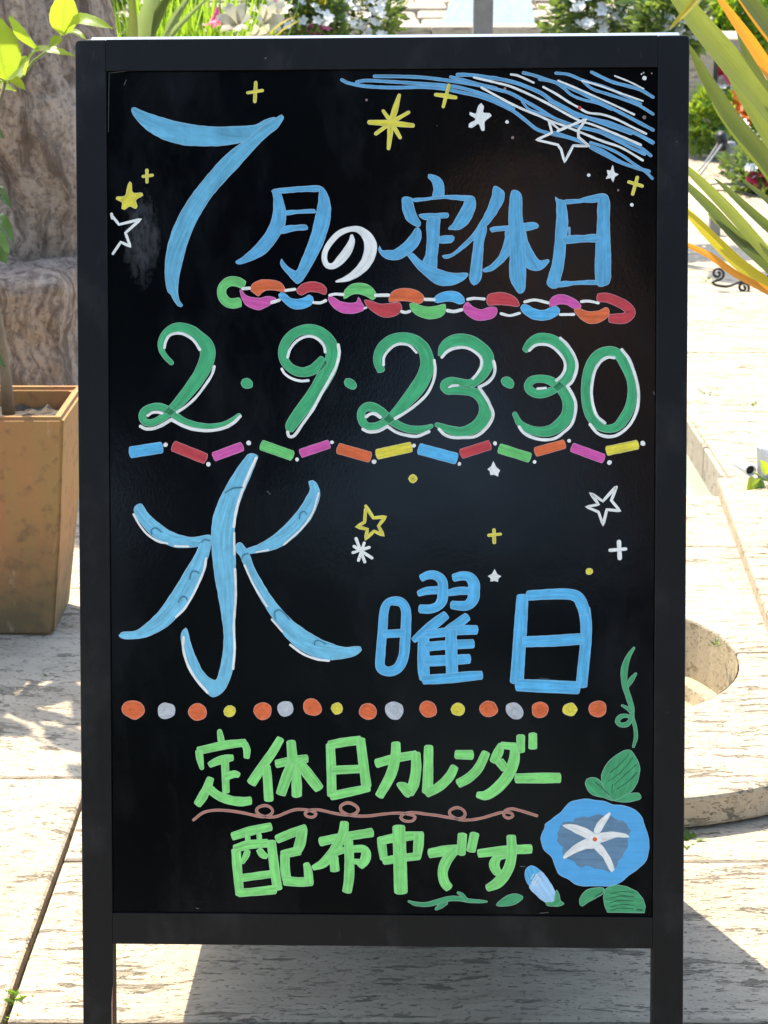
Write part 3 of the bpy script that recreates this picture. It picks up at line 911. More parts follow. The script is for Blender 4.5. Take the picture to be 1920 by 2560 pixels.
# -- paper chain: every link a drawing of its own
LK = 'painted_chain_link'
Drawing(*DA).rib('leafgreen', (1205,1838,75),(1150,1812,80),(1080,1812,80),(1024,1862,76),(1020,1930,76),(1060,1985,80),(1110,2000,84),(1172,1990,84)).done(LK, 'green open chain link')
def links(D, *items):
    for (c, pts) in items:
        Drawing(*D).poly(c, *pts).done(LK)
links(DB,
 ('orange', ((272,1260),(300,1200),(370,1165),(460,1158),(550,1172),(610,1210),(638,1270),(635,1290),(540,1270),(450,1265),(400,1285),(355,1330),(320,1305))),
 ('red', ((752,1275),(790,1220),(870,1185),(960,1183),(1030,1210),(1062,1250),(1065,1290),(1050,1312),(980,1290),(890,1285),(800,1318),(765,1300))),
 ('pink', ((168,1262),(230,1320),(300,1345),(380,1350),(450,1330),(535,1350),(530,1375),(490,1410),(440,1440),(370,1468),(290,1455),(220,1410),(185,1350))),
 ('sky', ((565,1310),(590,1293),(640,1310),(690,1350),(760,1362),(830,1345),(885,1315),(920,1335),(930,1375),(900,1420),(840,1452),(760,1465),(690,1445),(620,1390),(580,1350))),
 ('leafgreen', ((1238,1330),(1250,1270),(1300,1220),(1380,1193),(1460,1200),(1530,1240),(1575,1300),(1575,1340),(1545,1368),(1480,1330),(1400,1305),(1330,1312),(1245,1358))),
 ('pink', ((1085,1330),(1140,1345),(1210,1385),(1290,1400),(1380,1385),(1395,1340),(1430,1400),(1460,1450),(1445,1475),(1380,1500),(1290,1508),(1200,1490),(1130,1440),(1090,1380))))
links(DC,
 ('red', ((-40,1370),(20,1375),(80,1400),(170,1412),(250,1400),(320,1395),(348,1430),(345,1475),(300,1520),(220,1550),(140,1540),(60,1495),(0,1440))),
 ('orange', ((218,1360),(230,1310),(290,1262),(380,1248),(470,1260),(550,1300),(583,1345),(570,1385),(530,1405),(440,1385),(340,1378),(260,1390),(220,1388))),
 ('leafgreen', ((435,1405),(470,1395),(530,1420),(610,1440),(700,1435),(800,1410),(806,1450),(800,1500),(750,1545),(650,1565),(560,1550),(480,1505),(440,1450))),
 ('sky', ((680,1365),(720,1315),(800,1282),(880,1278),(950,1300),(995,1350),(1003,1390),(960,1412),(880,1385),(800,1382),(720,1400),(692,1388))),
 ('pink', ((985,1450),(1030,1392),(1090,1440),(1180,1468),(1250,1445),(1330,1450),(1338,1500),(1310,1545),(1230,1575),(1150,1580),(1070,1555),(1010,1500))),
 ('red', ((1228,1370),(1250,1315),(1340,1290),(1440,1300),(1520,1335),(1562,1390),(1570,1430),(1540,1440),(1440,1422),(1330,1420),(1250,1425),(1232,1400))))
links(DD,
 ('sky', ((255,1450),(275,1418),(330,1422),(400,1462),(480,1475),(560,1450),(630,1435),(660,1470),(655,1505),(590,1555),(480,1578),(380,1565),(300,1515),(265,1480))),
 ('pink', ((552,1390),(590,1335),(670,1312),(750,1328),(840,1375),(882,1430),(878,1450),(820,1462),(740,1420),(650,1412),(590,1435),(555,1430))),
 ('orange', ((808,1470),(850,1455),(920,1480),(1000,1490),(1080,1475),(1140,1445),(1172,1475),(1170,1520),(1140,1560),(1060,1605),(980,1615),(900,1580),(840,1520))))
Drawing(*DD).rib('red', (1060,1345,85),(1150,1345,95),(1270,1390,100),(1355,1440,100),(1395,1500,105),(1340,1555,105),(1260,1562,105),(1180,1560,84)).done(LK, 'red open chain link')
for pts, w in ((((195,1252),(262,1246)),32), (((495,1395),(572,1370)),34), (((640,1270),(735,1258)),30), (((925,1395),(1000,1398),(1055,1375)),30), (((1095,1320),(1150,1308),(1235,1312)),30), (((1455,1455),(1475,1448)),22)):
    g = Drawing(*DB); g.lv = 4; g.rib('white', *pts, w=w, rim=False).done('painted_link_joint')
for pts, w in ((((80,1320),(210,1318)),34), (((350,1488),(390,1498),(435,1485)),32), (((592,1362),(685,1365)),34), (((825,1478),(890,1488),(970,1470)),34), (((1035,1362),(1100,1352),(1205,1358)),30), (((1380,1510),(1470,1530),(1572,1505)),28)):
    g = Drawing(*DC); g.lv = 4; g.rib('white', *pts, w=w, rim=False).done('painted_link_joint')
for pts, w in ((((298,1388),(400,1368),(540,1398)),30), (((665,1520),(805,1518)),30), (((885,1385),(960,1380),(1060,1400)),28)):
    g = Drawing(*DD); g.lv = 4; g.rib('white', *pts, w=w, rim=False).done('painted_link_joint')

# -- the dates
g = Drawing(*DG)
g.rib('green', (450,525,50),(390,465,52),(348,390,60),(352,300,74),(400,215,78),(480,165,88),(560,160,92),(660,195,104),(750,270,120),(818,360,150),(825,460,155),(790,570,150),(730,680,140),(650,790,130),(560,900,115),(480,985,95),(400,1060,85),(320,1120,72),(230,1150,70),(165,1130,72),(150,1070,78),(180,1020,75),(260,985,72),(340,985,74),(410,1015,74),(480,1065,70),(560,1120,65),(660,1160,60),(770,1180,55),(880,1185,52),(1000,1165,55),(1090,1120,55),(1150,1075,50))
for pts, w in ((((378,372),(390,310),(430,245),(510,220),(590,235),(680,295),(745,390)),28), (((895,565),(870,650),(800,760),(700,890),(600,980),(510,1040)),28), (((205,1075),(250,1045),(310,1040),(355,1050)),28)):
    g.rib('white', *pts, w=w, rim=False)
g.rib('white', (130,1185),(180,1210),(250,1210),(340,1180),(450,1115), w=34, rim=False)
g.rib('white', (450,1115),(560,1175),(680,1215),(850,1230),(1000,1200),(1100,1145),(1165,1080), w=34, rim=False)
g.done(CH)
Drawing(*DG).poly('green', (1172,735),(1185,700),(1220,688),(1265,700),(1292,735),(1290,775),(1245,795),(1195,782)).done('painted_dot')
g = Drawing(*DH)
g.rib('green', (620,500,110),(520,590,110),(400,625,95),(290,590,90),(215,510,92),(197,420,96),(230,310,98),(320,220,98),(450,180,104),(580,210,110),(680,300,115),(712,400,132),(700,520,150),(640,650,165),(560,790,150),(460,930,140),(360,1060,130),(280,1180,112),(268,1230,70))
for pts, w in ((((245,470),(270,390),(330,310),(420,258),(500,255),(570,290),(620,350),(635,415)),28), (((185,590),(215,640),(290,690),(380,715),(460,710)),26), (((770,340),(780,430),(750,560),(690,680),(600,840),(500,1020),(400,1160),(340,1250),(300,1290),(260,1290),(245,1245)),32)):
    g.rib('white', *pts, w=w, rim=False)
g.done(CH)
Drawing(*DH).poly('green', (830,730),(850,692),(890,690),(945,725),(962,765),(935,800),(880,790),(840,760)).done('painted_dot')
g = Drawing(*DH)
g.rib('green', (1215,610,80),(1184,520,92),(1192,430,98),(1240,350,104),(1330,285,104),(1440,268,108),(1550,290,114),(1640,360,124),(1685,460,134),(1690,570,142),(1650,690,150),(1580,800,150),(1490,910,130),(1400,1010,105),(1330,1080,90),(1240,1150,80),(1150,1185,72),(1060,1180,76),(1015,1120,80),(1010,1040,82),(1060,985,88),(1140,990,92),(1220,1040,92),(1300,1110,86),(1390,1170,78),(1490,1210,76),(1590,1220,75),(1680,1205,60),(1735,1182,40))
for pts, w in ((((1240,550),(1245,470),(1290,400),(1360,345),(1430,330),(1510,350),(1580,420)),26), (((1060,1085),(1100,1058),(1150,1055),(1205,1092)),34), (((1765,500),(1775,600),(1755,720),(1690,850),(1590,950),(1470,1040),(1360,1105)),30), (((1025,1215),(1080,1240),(1180,1235),(1280,1185)),34), (((1280,1185),(1370,1245),(1480,1278),(1590,1288),(1710,1240)),32)):
    g.rib('white', *pts, w=w, rim=False)
g.done(CH)
g = Drawing(*DI)
g.rib('green', (425,450,60),(450,370,90),(520,310,110),(620,288,125),(730,310,130),(830,370,130),(895,450,140),(900,540,138),(860,630,120),(800,700,100),(720,745,85),(620,730,80),(530,712,72),(468,738,80),(452,780,72),(490,820,68),(560,815,76),(650,812,92),(740,825,94),(830,875,112),(880,960,126),(880,1060,130),(830,1150,130),(750,1210,115),(640,1240,95),(540,1230,90),(460,1200,70),(385,1170,50))
for pts, w in ((((435,470),(490,410),(570,375),(680,370),(770,410),(840,480),(845,560),(800,640),(755,690)),30), (((970,510),(985,580),(970,660),(910,730),(820,780)),32), (((820,780),(880,870),(930,960),(965,1060),(940,1140),(870,1230),(780,1290),(650,1303),(540,1300),(460,1270),(405,1215)),32), (((510,780),(540,765),(600,762)),22)):
    g.rib('white', *pts, w=w, rim=False)
g.done(CH)
Drawing(*DI).poly('green', (1048,720),(1070,680),(1115,672),(1165,700),(1182,745),(1160,790),(1115,785),(1065,755)).done('painted_dot')
g = Drawing(*DJ)
g.rib('green', (300,400,60),(360,322,95),(450,278,112),(560,288,115),(660,340,115),(740,430,115),(772,540,108),(755,640,92),(700,725,82),(620,795,76),(520,838,84),(430,848,86),(352,812,86),(332,762,80),(372,708,80),(450,692,78),(540,704,84),(630,755,94),(710,840,110),(750,950,115),(735,1070,122),(660,1170,125),(560,1230,110),(450,1240,95),(340,1215,85),(250,1160,70),(195,1060,50))
for pts, w in ((((345,400),(400,350),(470,335),(560,350),(650,420),(710,510),(715,590),(680,660),(625,710)),30), (((665,270),(730,330),(800,430),(838,530),(830,620),(790,720),(740,770)),32), (((740,770),(790,850),(825,940),(820,1060),(780,1170),(700,1250),(610,1310),(500,1325),(390,1305),(290,1255),(240,1190)),32), (((432,795),(515,788)),26)):
    g.rib('white', *pts, w=w, rim=False)
g.done(CH)
g = Drawing(*DJ)
g.rib('green', (1180,405,95),(1270,440,100),(1340,560,95),(1400,700,90),(1410,850,90),(1390,980,100),(1330,1100,105),(1250,1190,90),(1140,1210,76),(1040,1160,90),(975,1060,100),(940,940,96),(930,800,92),(950,640,96),(1000,510,100),(1080,432,100), closed=True)
for pts, w in ((((1225,475),(1160,470),(1090,510),(1030,600),(1000,720),(990,850),(1010,980),(1050,1080),(1130,1150)),30), (((1305,390),(1380,490),(1430,620),(1468,760),(1478,880),(1460,1020),(1400,1150),(1320,1235),(1230,1285),(1140,1290),(1050,1255),(975,1165)),32)):
    g.rib('white', *pts, w=w, rim=False)
g.done(CH)
# -- row of coloured dashes
for D, items in ((DG, (('sky',30,1455,345,1405,115),('red',475,1390,800,1520,110),('pink',895,1500,1180,1395,95))),
                 (DH, (('leafgreen',-20,1380,290,1490,105),('pink',385,1465,670,1370,90),('orange',775,1415,1095,1505,110),('yellow',1175,1475,1520,1400,105))),
                 (DI, (('sky',205,1420,580,1520,115),('red',640,1470,925,1380,100),('leafgreen',1035,1415,1340,1510,100))),
                 (DJ, (('orange',415,1450,705,1370,95),('pink',795,1405,1110,1520,95),('yellow',1155,1440,1465,1375,95)))):
    for (c, x0, y0, x1, y1, w) in items:
        Drawing(*D).rib(c, (x0, y0), (x1, y1), w=w, cap=0.3).done('painted_dash')
for D, items in ((DG, ((390,1375,24),(835,1578,24),(1252,1358,25))), (DH, ((343,1530,21),(706,1350,19),(1140,1553,25),(1553,1386,21))), (DI, ((617,1575,20),(985,1362,21),(1394,1555,21))), (DJ, ((758,1333,20),(1176,1560,25),(1523,1362,27)))):
    for (x, y, r_) in items:
        Drawing(*D).dot('white', x, y, r_, rim=False).done('painted_dot')

# -- big character for Wednesday
g = Drawing(*DK)
g.poly('blue', (143,400),(160,368),(190,362),(230,420),(300,485),(380,540),(460,570),(540,578),(635,565),(642,610),(575,635),(480,645),(400,640),(330,610),(250,560),(190,490),(155,440), guide=((165,385),(260,500),(380,590),(520,612),(635,590)))
g.poly('blue', (580,610),(635,600),(635,660),(610,740),(570,860),(520,960),(450,1060),(370,1145),(280,1200),(190,1232),(80,1237),(45,1215),(60,1195),(150,1185),(220,1140),(310,1050),(400,920),(480,790),(540,690), guide=((610,605),(540,780),(420,1000),(270,1160),(50,1218)))
g.poly('blue', (1275,215),(1300,210),(1330,235),(1347,300),(1330,370),(1280,470),(1200,560),(1110,630),(1020,665),(890,685),(850,690),(870,655),(950,625),(1040,570),(1130,490),(1210,400),(1265,310),(1285,265), guide=((1300,220),(1310,330),(1210,480),(1070,600),(860,675)))
g.poly('blue', (805,625),(835,615),(885,680),(920,770),(980,880),(1060,1000),(1150,1100),(1260,1185),(1380,1250),(1500,1290),(1610,1288),(1618,1310),(1570,1345),(1470,1368),(1360,1370),(1260,1330),(1160,1260),(1080,1160),(1000,1040),(930,920),(870,790),(830,700),(805,670), guide=((820,630),(900,800),(1060,1060),(1250,1240),(1420,1320),(1610,1305)))
g.poly('blue', (880,45),(910,35),(945,50),(930,100),(890,200),(850,290),(820,380),(800,480),(792,560),(800,660),(800,780),(800,900),(800,1000),(790,1150),(795,1300),(785,1420),(750,1530),(700,1595),(655,1612),(620,1590),(560,1530),(490,1420),(460,1310),(447,1230),(460,1180),(480,1165),(492,1190),(510,1270),(550,1370),(600,1460),(670,1505),(700,1430),(720,1320),(725,1200),(710,1080),(690,960),(665,820),(650,680),(645,580),(655,460),(690,350),(740,250),(800,150), guide=((915,45),(800,280),(730,500),(720,700),(750,950),(760,1200),(745,1400),(670,1560),(560,1460),(470,1180)))
for pts, w in ((((140,430),(180,500),(230,560),(300,605),(360,618)),14), (((408,635),(495,638)),14), (((610,715),(600,780),(560,880),(520,960),(470,1040),(415,1095)),15), (((935,65),(890,160),(850,260),(820,350),(800,430),(790,510)),18), (((792,550),(793,690)),14), (((797,785),(802,950),(790,1150),(795,1300),(785,1430)),16), (((465,1225),(462,1300),(490,1400),(540,1490),(620,1585)),16), (((1340,290),(1300,420),(1230,520),(1115,625)),12), (((935,675),(1015,660)),12), (((860,760),(920,890),(1005,1025)),13), (((1035,1110),(1105,1190)),13), (((1155,1275),(1240,1335),(1330,1368),(1405,1378)),15)):
    g.rib('white', *pts, w=w, rim=False)
for pts in (((258,560),(255,532),(275,517),(300,525),(320,545)), ((505,850),(515,805),(545,797),(565,812)), ((430,1000),(450,965),(478,965),(488,985)), ((1215,460),(1222,418),(1248,412),(1262,430)), ((1060,1110),(1052,1065),(1085,1048),(1120,1075),(1150,1110)), ((1312,1275),(1318,1250),(1345,1248),(1385,1270)), ((735,290),(780,262),(845,255)), ((578,612),(600,594),(635,602)), ((840,720),(855,690),(885,685))):
    g.rib('ink', *pts, w=6, rim=False)
g.done(CH, 'largest light blue character with white edge lines')
g = Drawing(*DN)
g.rib('sky', (350,530,110),(440,555,112),(490,650,122),(492,850,125),(480,1050,130),(460,1250,130),(390,1395,130),(270,1445,120),(165,1395,120),(165,1200,115),(190,900,115),(212,650,110),(260,552,95), closed=True)
g.rib('sky', (205,960),(470,945), w=100)
g.rib('sky', (690,235,90),(780,195,100),(880,200,112),(960,270,122),(970,400,132),(960,520,132),(900,600,112),(800,635,110),(675,632,110))
g.rib('sky', (655,435,75),(760,400,96),(900,390,100))
g.rib('sky', (1110,230,100),(1220,205,110),(1310,220,122),(1370,300,142),(1372,400,150),(1360,510,142),(1290,585,122),(1180,592,115),(1085,580,100))
g.rib('sky', (1045,425,80),(1180,400,100),(1310,400,95))
g.rib('sky', (1010,712,110),(850,835,130),(700,955,110),(590,1040,66))
g.rib('sky', (1285,735,110),(1150,835,120),(1030,915,110))
g.rib('sky', (760,960,110),(1000,935,112),(1200,908,120),(1405,905,120))
g.rib('sky', (722,1020,140),(720,1200,150),(720,1400,150),(735,1540,130))
g.rib('sky', (770,1122,115),(1000,1102,115),(1360,1085,112))
g.rib('sky', (745,1312,130),(1000,1300,132),(1310,1280,120))
g.rib('sky', (1075,920,140),(1080,1200,150),(1090,1460,150))
g.rib('sky', (720,1550,115),(1000,1535,125),(1300,1505,125),(1470,1492,105))
g.done(CH)
g = Drawing(*DO)
g.rib('sky', (275,290,115),(255,600,130),(235,900,130),(215,1180,138))
g.rib('sky', (915,420,120),(935,600,115),(928,800,112),(908,1000,112),(885,1220,115))
g.rib('sky', (330,285,100),(600,270,105),(760,272,110),(850,305,116),(900,400,116),(918,470,112))
g.rib('sky', (290,765,108),(580,755,115),(880,735,112))
g.rib('sky', (220,1215,118),(500,1225,130),(850,1242,125))
g.done(CH)
# -- row of beads
for D, items in ((DQ, (('orange',112,140,72,58,.26),('silver',328,146,58,52,0),('orange',530,156,58,55,0),('yellow',737,150,38,38,0),('orange',952,150,56,58,0),('silver',1098,135,50,50,.5),('orange',1273,125,62,52,.5),('yellow',1432,133,37,39,0))),
                 (DR, (('orange',50,151,57,50,.3),('silver',222,145,60,56,.6),('orange',441,138,57,52,.6),('yellow',634,139,44,40,0),('orange',833,135,60,50,.3),('silver',1003,147,64,46,.6),('orange',1167,141,55,52,0),('yellow',1361,138,47,43,0),('orange',1540,135,58,52,0)))):
    for (c, x, y, rx, ry, ro) in items:
        g = Drawing(*D)
        g.dot(c, x, y, rx, ry, ro)
        g.rib(c, (x - rx * .45, y), (x, y - ry * .45), (x + rx * .42, y), (x, y + ry * .4), (x - rx * .2, y + ry * .1), w=rx * .34, rim=False)
        g.done('painted_bead')
# -- calendar line
def strokes(D, c, *items):
    g = Drawing(*D)
    for it in items: g.rib(c, *it)
    g.done(CH)
L = 'lime'
strokes(DS, L, ((370,120,50),(380,180,66),(390,235,66)), ((150,320,80),(300,285,82),(450,255,85),(635,235,72)), ((155,320,70),(165,400,70),(185,495,42)), ((630,245,62),(652,310,70),(650,390,58)), ((265,465,58),(350,425,80),(440,400,80),(505,390,62)), ((425,400,75),(430,560,75),(436,745,70)), ((430,590,72),(520,560,75),(570,570,50)), ((275,605,72),(240,700,85),(190,800,95),(140,875,78)), ((255,705,90),(350,780,85),(480,830,90),(600,845,90),(690,835,80)))
strokes(DS, L, ((1000,195,78),(920,330,90),(800,500,95),(700,655,100)), ((855,480,80),(865,600,90),(880,830,92)), ((960,455,80),(1100,425,85),(1275,400,82)), ((1110,225,90),(1130,430,100),(1165,600,100),(1170,785,100)), ((1110,470,100),(1060,600,105),(1005,765,100)), ((1200,450,100),(1300,580,110),(1400,710,98)))
strokes(DT, L, ((190,255,90),(200,500,95),(205,780,90)), ((180,260,85),(330,230,90),(500,210,88)), ((502,200,92),(530,430,95),(565,690,98)), ((215,520,85),(490,507,85)), ((200,788,85),(400,745,85),(590,705,70)))
g = Drawing(*DT)
g.rib(L, (670,450,90),(850,400,90),(1080,358,82)); g.rib(L, (870,240,90),(865,380,100),(820,560,105),(700,785,88))
g.rib(L, (1075,345,92),(1080,500,100),(1055,660,108),(1015,765,80)); g.poly(L, (882,660),(985,655),(1040,740),(1000,800),(950,770)); g.done(CH)
strokes(DT, L, ((1210,275,90),(1205,500,100),(1198,745,108)), ((1190,760,86),(1320,690,95),(1430,580,95),(1478,485,80)))
strokes(DU, L, ((250,358,86),(415,362,100)), ((275,658,90),(380,600,95),(480,500,95),(560,340,85)))
strokes(DU, L, ((715,250,52),(690,330,100),(635,430,80)), ((720,262,70),(860,275,76)), ((860,280,90),(850,420,110),(790,570,115),(680,700,110),(560,780,95),(470,775,62)), ((700,430,90),(755,500,85)), ((920,165,85),(918,325,86)), ((1045,145,82),(1045,290,85)))
strokes(DU, L, ((875,605,95),(1100,602,105),(1322,600,102)))
# -- handing out line
strokes(DV, L, ((90,252,82),(280,195,90),(485,152,82)), ((245,250,50),(250,330,50)), ((365,240,50),(370,320,50)), ((245,400,55),(230,450,62),(195,515,42)), ((365,390,60),(400,440,75),(445,462,52)), ((125,390,95),(140,600,92),(165,855,85)), ((115,380,80),(250,340,90),(450,322,80)), ((490,305,90),(520,550,95),(555,795,95)), ((190,682,75),(480,642,78)), ((155,838,82),(350,822,82),(530,802,90)))
g.V and None
g = Drawing(*DV)
for it in (((550,282,86),(700,220,90),(845,168,82)), ((812,205,100),(790,320,110),(765,390,95)), ((605,440,82),(780,400,92)), ((632,450,95),(635,600,95),(652,700,90)), ((630,712,95),(780,725,95),(910,720,90)), ((882,725,90),(870,600,80),(852,535,60))): g.rib(L, *it)
g.done(CH)
strokes(DV, L, ((1000,308,90),(1200,265,85),(1535,212,90)), ((1250,110,85),(1232,230,100),(1140,400,100),(1030,530,90),(925,578,50)), ((1100,440,70),(1250,392,60)), ((1140,470,85),(1150,605,92)), ((1340,382,70),(1440,382,80),(1472,420,95),(1460,500,100),(1410,555,88)), ((1350,510,50),(1420,520,60)), ((1290,290,85),(1300,500,95),(1295,700,100),(1275,825,90)))
strokes(DW, L, ((125,245,75),(135,340,80),(150,440,70)), ((130,268,70),(300,235,90),(515,217,66)), ((480,215,92),(475,320,92),(462,425,75)), ((150,462,70),(300,435,75),(485,415,65)), ((290,140,115),(300,400,120),(310,755,122)))
strokes(DW, L, ((580,390,85),(720,365,95),(850,342,70)), ((830,350,80),(745,450,95),(705,560,90),(720,660,90),(762,715,80)), ((890,210,84),(878,395,80)), ((1005,205,85),(970,365,84)))
strokes(DW, L, ((1310,415,40),(1230,425,70),(1190,490,95),(1215,560,80),(1260,590,50)), ((1045,390,76),(1300,360,85),(1535,347,82)), ((1350,230,84),(1355,400,90),(1320,540,95),(1230,660,100),(1125,718,62)))
# -- brown curly line between the two
T0, U0 = 320 * k4, 620 * k4
path = [(100,1035),(200,960),(320,935),(460,940),(600,960),(740,990),(830,1003),(900,980),(920,940),(880,895),(820,888),(760,915),(755,950),(790,985),(870,1005),(960,1000),(1060,960),(1150,930),(1240,928),(1330,945),(1370,975),(1340,1005),(1280,1000),(1255,970),(1290,940),(1380,930)]
path += [(T0 + x, y) for x, y in ((140,945),(250,970),(380,985),(450,968),(480,925),(440,880),(370,858),(300,890),(300,935),(370,980),(480,995),(600,993),(740,975),(880,965),(1000,975),(1070,1005),(1040,1045),(960,1045),(920,1010),(960,970),(1060,960),(1180,975))]
path += [(U0 + x, y) for x, y in ((60,990),(180,1012),(300,1022),(345,980),(320,930),(255,908),(185,940),(190,985),(280,1030),(400,1035),(520,1015),(640,980),(740,955),(820,965),(840,995),(790,1018),(745,990),(760,940),(820,920),(900,935),(1000,965),(1085,992))]
Drawing(*DS).rib('brown', *path, w=25).done('painted_curl', 'thin brown curly line')

# -- stars and crosses
SR = 'painted_star'
Drawing(*DA).rib('yellow', (1312,92),(1303,255), w=28).rib('yellow', (1242,180),(1368,160), w=24).done(SR)
Drawing(*DA).rib('yellow', (371,850),(372,950), w=24).rib('yellow', (338,903),(418,892), w=22).done(SR)
Drawing(*DA).poly('yellow', (223,948),(238,962),(248,1040),(328,1048),(338,1066),(275,1105),(288,1162),(275,1180),(222,1160),(178,1188),(152,1180),(160,1130),(105,1097),(112,1078),(182,1070),(208,970)).done(SR, 'solid yellow star')
Drawing(*DA).rib('white', (66,1228),(72,1262), w=24, rim=False).rib('white', (80,1256),(130,1318),(318,1272),(186,1390),(228,1508),(145,1470),(78,1570), w=24, rim=False, smooth=False).done(SR, 'open white star cut by the left edge')
Drawing(*DL).rib('yellow', (226,602),(305,725),(430,712),(358,808),(408,905),(312,862),(222,945),(244,842),(130,818),(214,768),(224,640), w=30, smooth=False).done(SR)
Drawing(*DL).rib('white', (125,940),(215,1180), w=32, rim=False).rib('white', (210,985),(150,1165), w=30, rim=False).rib('white', (105,1020),(290,1140), w=32, rim=False).rib('white', (262,1030),(92,1085), w=30, rim=False).done(SR)
Drawing(*DL).rib('yellow', (715,288),(745,318),(715,348),(686,318), w=34, closed=True).done('painted_dot')
Drawing(*DL).poly('white', (1550,140),(1578,200),(1618,235),(1600,262),(1595,295),(1555,275),(1520,278),(1515,240),(1490,222),(1525,190), smooth=False).done(SR)
Drawing(*DL).poly('white', (1560,1260),(1588,1310),(1630,1330),(1598,1352),(1595,1388),(1560,1376),(1520,1382),(1522,1350),(1490,1330),(1532,1308), smooth=False).done(SR)
Drawing(*DL).rib('yellow', (1555,850),(1558,978), w=34).rib('yellow', (1502,905),(1622,893), w=28).done(SR)
Drawing(*DM).rib('white', (1303,280),(1256,400),(1335,495),(1215,483),(1182,622),(1140,505),(1030,458),(1142,437),(1066,332),(1180,408),(1290,285), w=26, smooth=False, rim=False).done(SR)
Drawing(*DM).rib('white', (1325,775),(1332,920), w=36).rib('white', (1245,850),(1385,838), w=27).done(SR)
Drawing(*DM).dot('yellow', 1058, 1040, 34, 28).done('painted_dot')
# the streaks of the shooting star
g = Drawing(*DE)
e = 400 * k4
g.rib('line', (60,165),(120,195),(300,230),(600,245),(900,240),(1100,255),(1300,295),(1500,340),(e,400),(e+180,490),(e+300,580),(e+430,680),(e+600,730),(e+800,775),(e+950,840),(e+1100,900),(e+1300,1020),(e+1450,1075),(e+1585,1115), w=31)
g.rib('line', (215,188),(300,172),(500,180),(900,205),(1200,230),(1400,275),(1600,340),(e,370),(e+180,462), w=30)
g.rib('line', (400,128),(650,130),(900,140),(1150,170),(1350,200),(1500,225),(e,262),(e+150,305),(e+300,385),(e+450,470),(e+600,560),(e+750,620),(e+950,670),(e+1150,720),(e+1350,800),(e+1500,870),(e+1605,950), w=31)
g.rib('line', (1190,135),(1350,175),(1500,215),(e,250), w=28)
g.rib('line', (1260,112),(1400,115),(1600,145),(e,150),(e+200,195),(e+350,250),(e+480,310),(e+600,400),(e+750,480),(e+950,560),(e+1150,605),(e+1300,660),(e+1450,720),(e+1625,815), w=36)
g.at(*DF)
for pts, w in ((((285,92),(400,120),(560,175),(700,220),(900,310),(1100,410),(1300,510),(1450,590),(1628,685)),34), (((450,160),(600,190),(700,250),(780,320),(900,370),(1050,405),(1200,470)),27), (((620,95),(750,110),(900,170),(1100,230),(1250,290),(1400,360),(1498,415)),30), (((900,180),(1000,260),(1150,310),(1300,360),(1480,430),(1628,520)),29), (((990,85),(1080,130),(1200,185),(1350,225),(1500,270),(1628,345)),34), (((270,390),(340,470),(480,520),(600,560),(720,610)),22), (((560,380),(720,460),(850,545)),44), (((1000,575),(1200,645),(1400,715)),46), (((850,655),(1050,700),(1250,790),(1400,870),(1540,935)),34), (((980,815),(1150,870),(1300,945),(1420,1030),(1540,1110),(1620,1188)),28), (((980,870),(1150,960),(1300,1030),(1450,1080)),25), (((600,715),(760,765),(900,810)),40)):
    g.rib('line', *pts, w=w * .86)
for pts, w in ((((155,110),(220,120),(390,195)),22), (((-230,140),(0,195),(150,235),(350,320),(550,420),(750,530),(870,590),(1000,630),(1200,710),(1500,840)),24), (((-150,245),(0,330),(150,410),(300,480),(450,540),(560,590),(700,640),(900,720),(1100,800),(1300,870),(1520,1000)),24), (((490,240),(620,310),(760,400),(850,450),(950,505),(1100,525),(1250,575),(1400,650),(1555,725)),24), (((645,175),(850,260),(1050,350),(1250,440),(1430,525)),20), (((890,175),(1050,220),(1250,290),(1520,385)),18), (((1230,125),(1380,185),(1530,260)),16)):
    g.rib('white', *pts, w=w, rim=False)
top_lv = g.lv
g.done('painted_streaks', 'blue and white streaks of a shooting star')
g = Drawing(*DF); g.lv = top_lv + 1
g.rib('white', (548,595),(580,715),(418,788),(640,840),(675,890),(710,1018),(800,847),(968,855),(855,760),(852,690),(935,572),(640,695), w=27, smooth=False, rim=False).rib('white', (558,598),(655,682), w=24, rim=False)
g.done(SR, 'open white star over the blue streaks')
g = Drawing(*DE); g.lv = top_lv + 1
g.rib('yellow', (1170,222,32),(1145,320,32),(1112,445,30)).rib('yellow', (1035,320,32),(1130,332,40),(1240,350,32)).done(SR, 'yellow cross touching the blue streaks')
Drawing(*DE).rib('yellow', (655,325,32),(610,480,58),(570,620,60),(560,740,50),(545,875,34)).rib('yellow', (490,487,26),(565,595,40),(665,762,34)).rib('yellow', (752,502,32),(570,610,40),(415,722,34)).rib('yellow', (348,605,42),(560,615,60),(795,638,42)).done(SR, 'large yellow eight pointed star')
Drawing(*DE).poly('white', (1505,408),(1528,440),(1525,505),(1595,512),(1612,535),(1540,600),(1537,690),(1512,690),(1478,620),(1410,660),(1378,655),(1380,620),(1450,575),(1385,522),(1388,500),(1450,518),(1480,430)).done(SR, 'solid white star')
Drawing(*DF).poly('white', (1210,1050),(1228,1125),(1270,1142),(1232,1165),(1215,1222),(1190,1180),(1140,1192),(1163,1150),(1150,1103),(1190,1105)).done(SR)
Drawing(*DD).rib('yellow', (1465,100),(1417,270), w=32).rib('yellow', (1378,145),(1515,187), w=32).done(SR)
for D, c, x, y, r_ in ((DF,'white',113,600,18),(DF,'white',960,1155,18),(DF,'white',1540,148,22),(DF,'white',1508,105,8),(DF,'white',1530,93,7),(DD,'white',1408,380,19)):
    Drawing(*D).dot(c, x, y, r_, rim=False).done('painted_dot')
for D, x, y, r_ in ((DF,95,255,15),(DF,172,762,16),(DF,1537,555,18),(DF,1615,95,9),(DE,318,373,14),(DD,1268,228,11)):
    Drawing(*D).dot('grey', x, y, r_, rim=False).done('painted_dot')
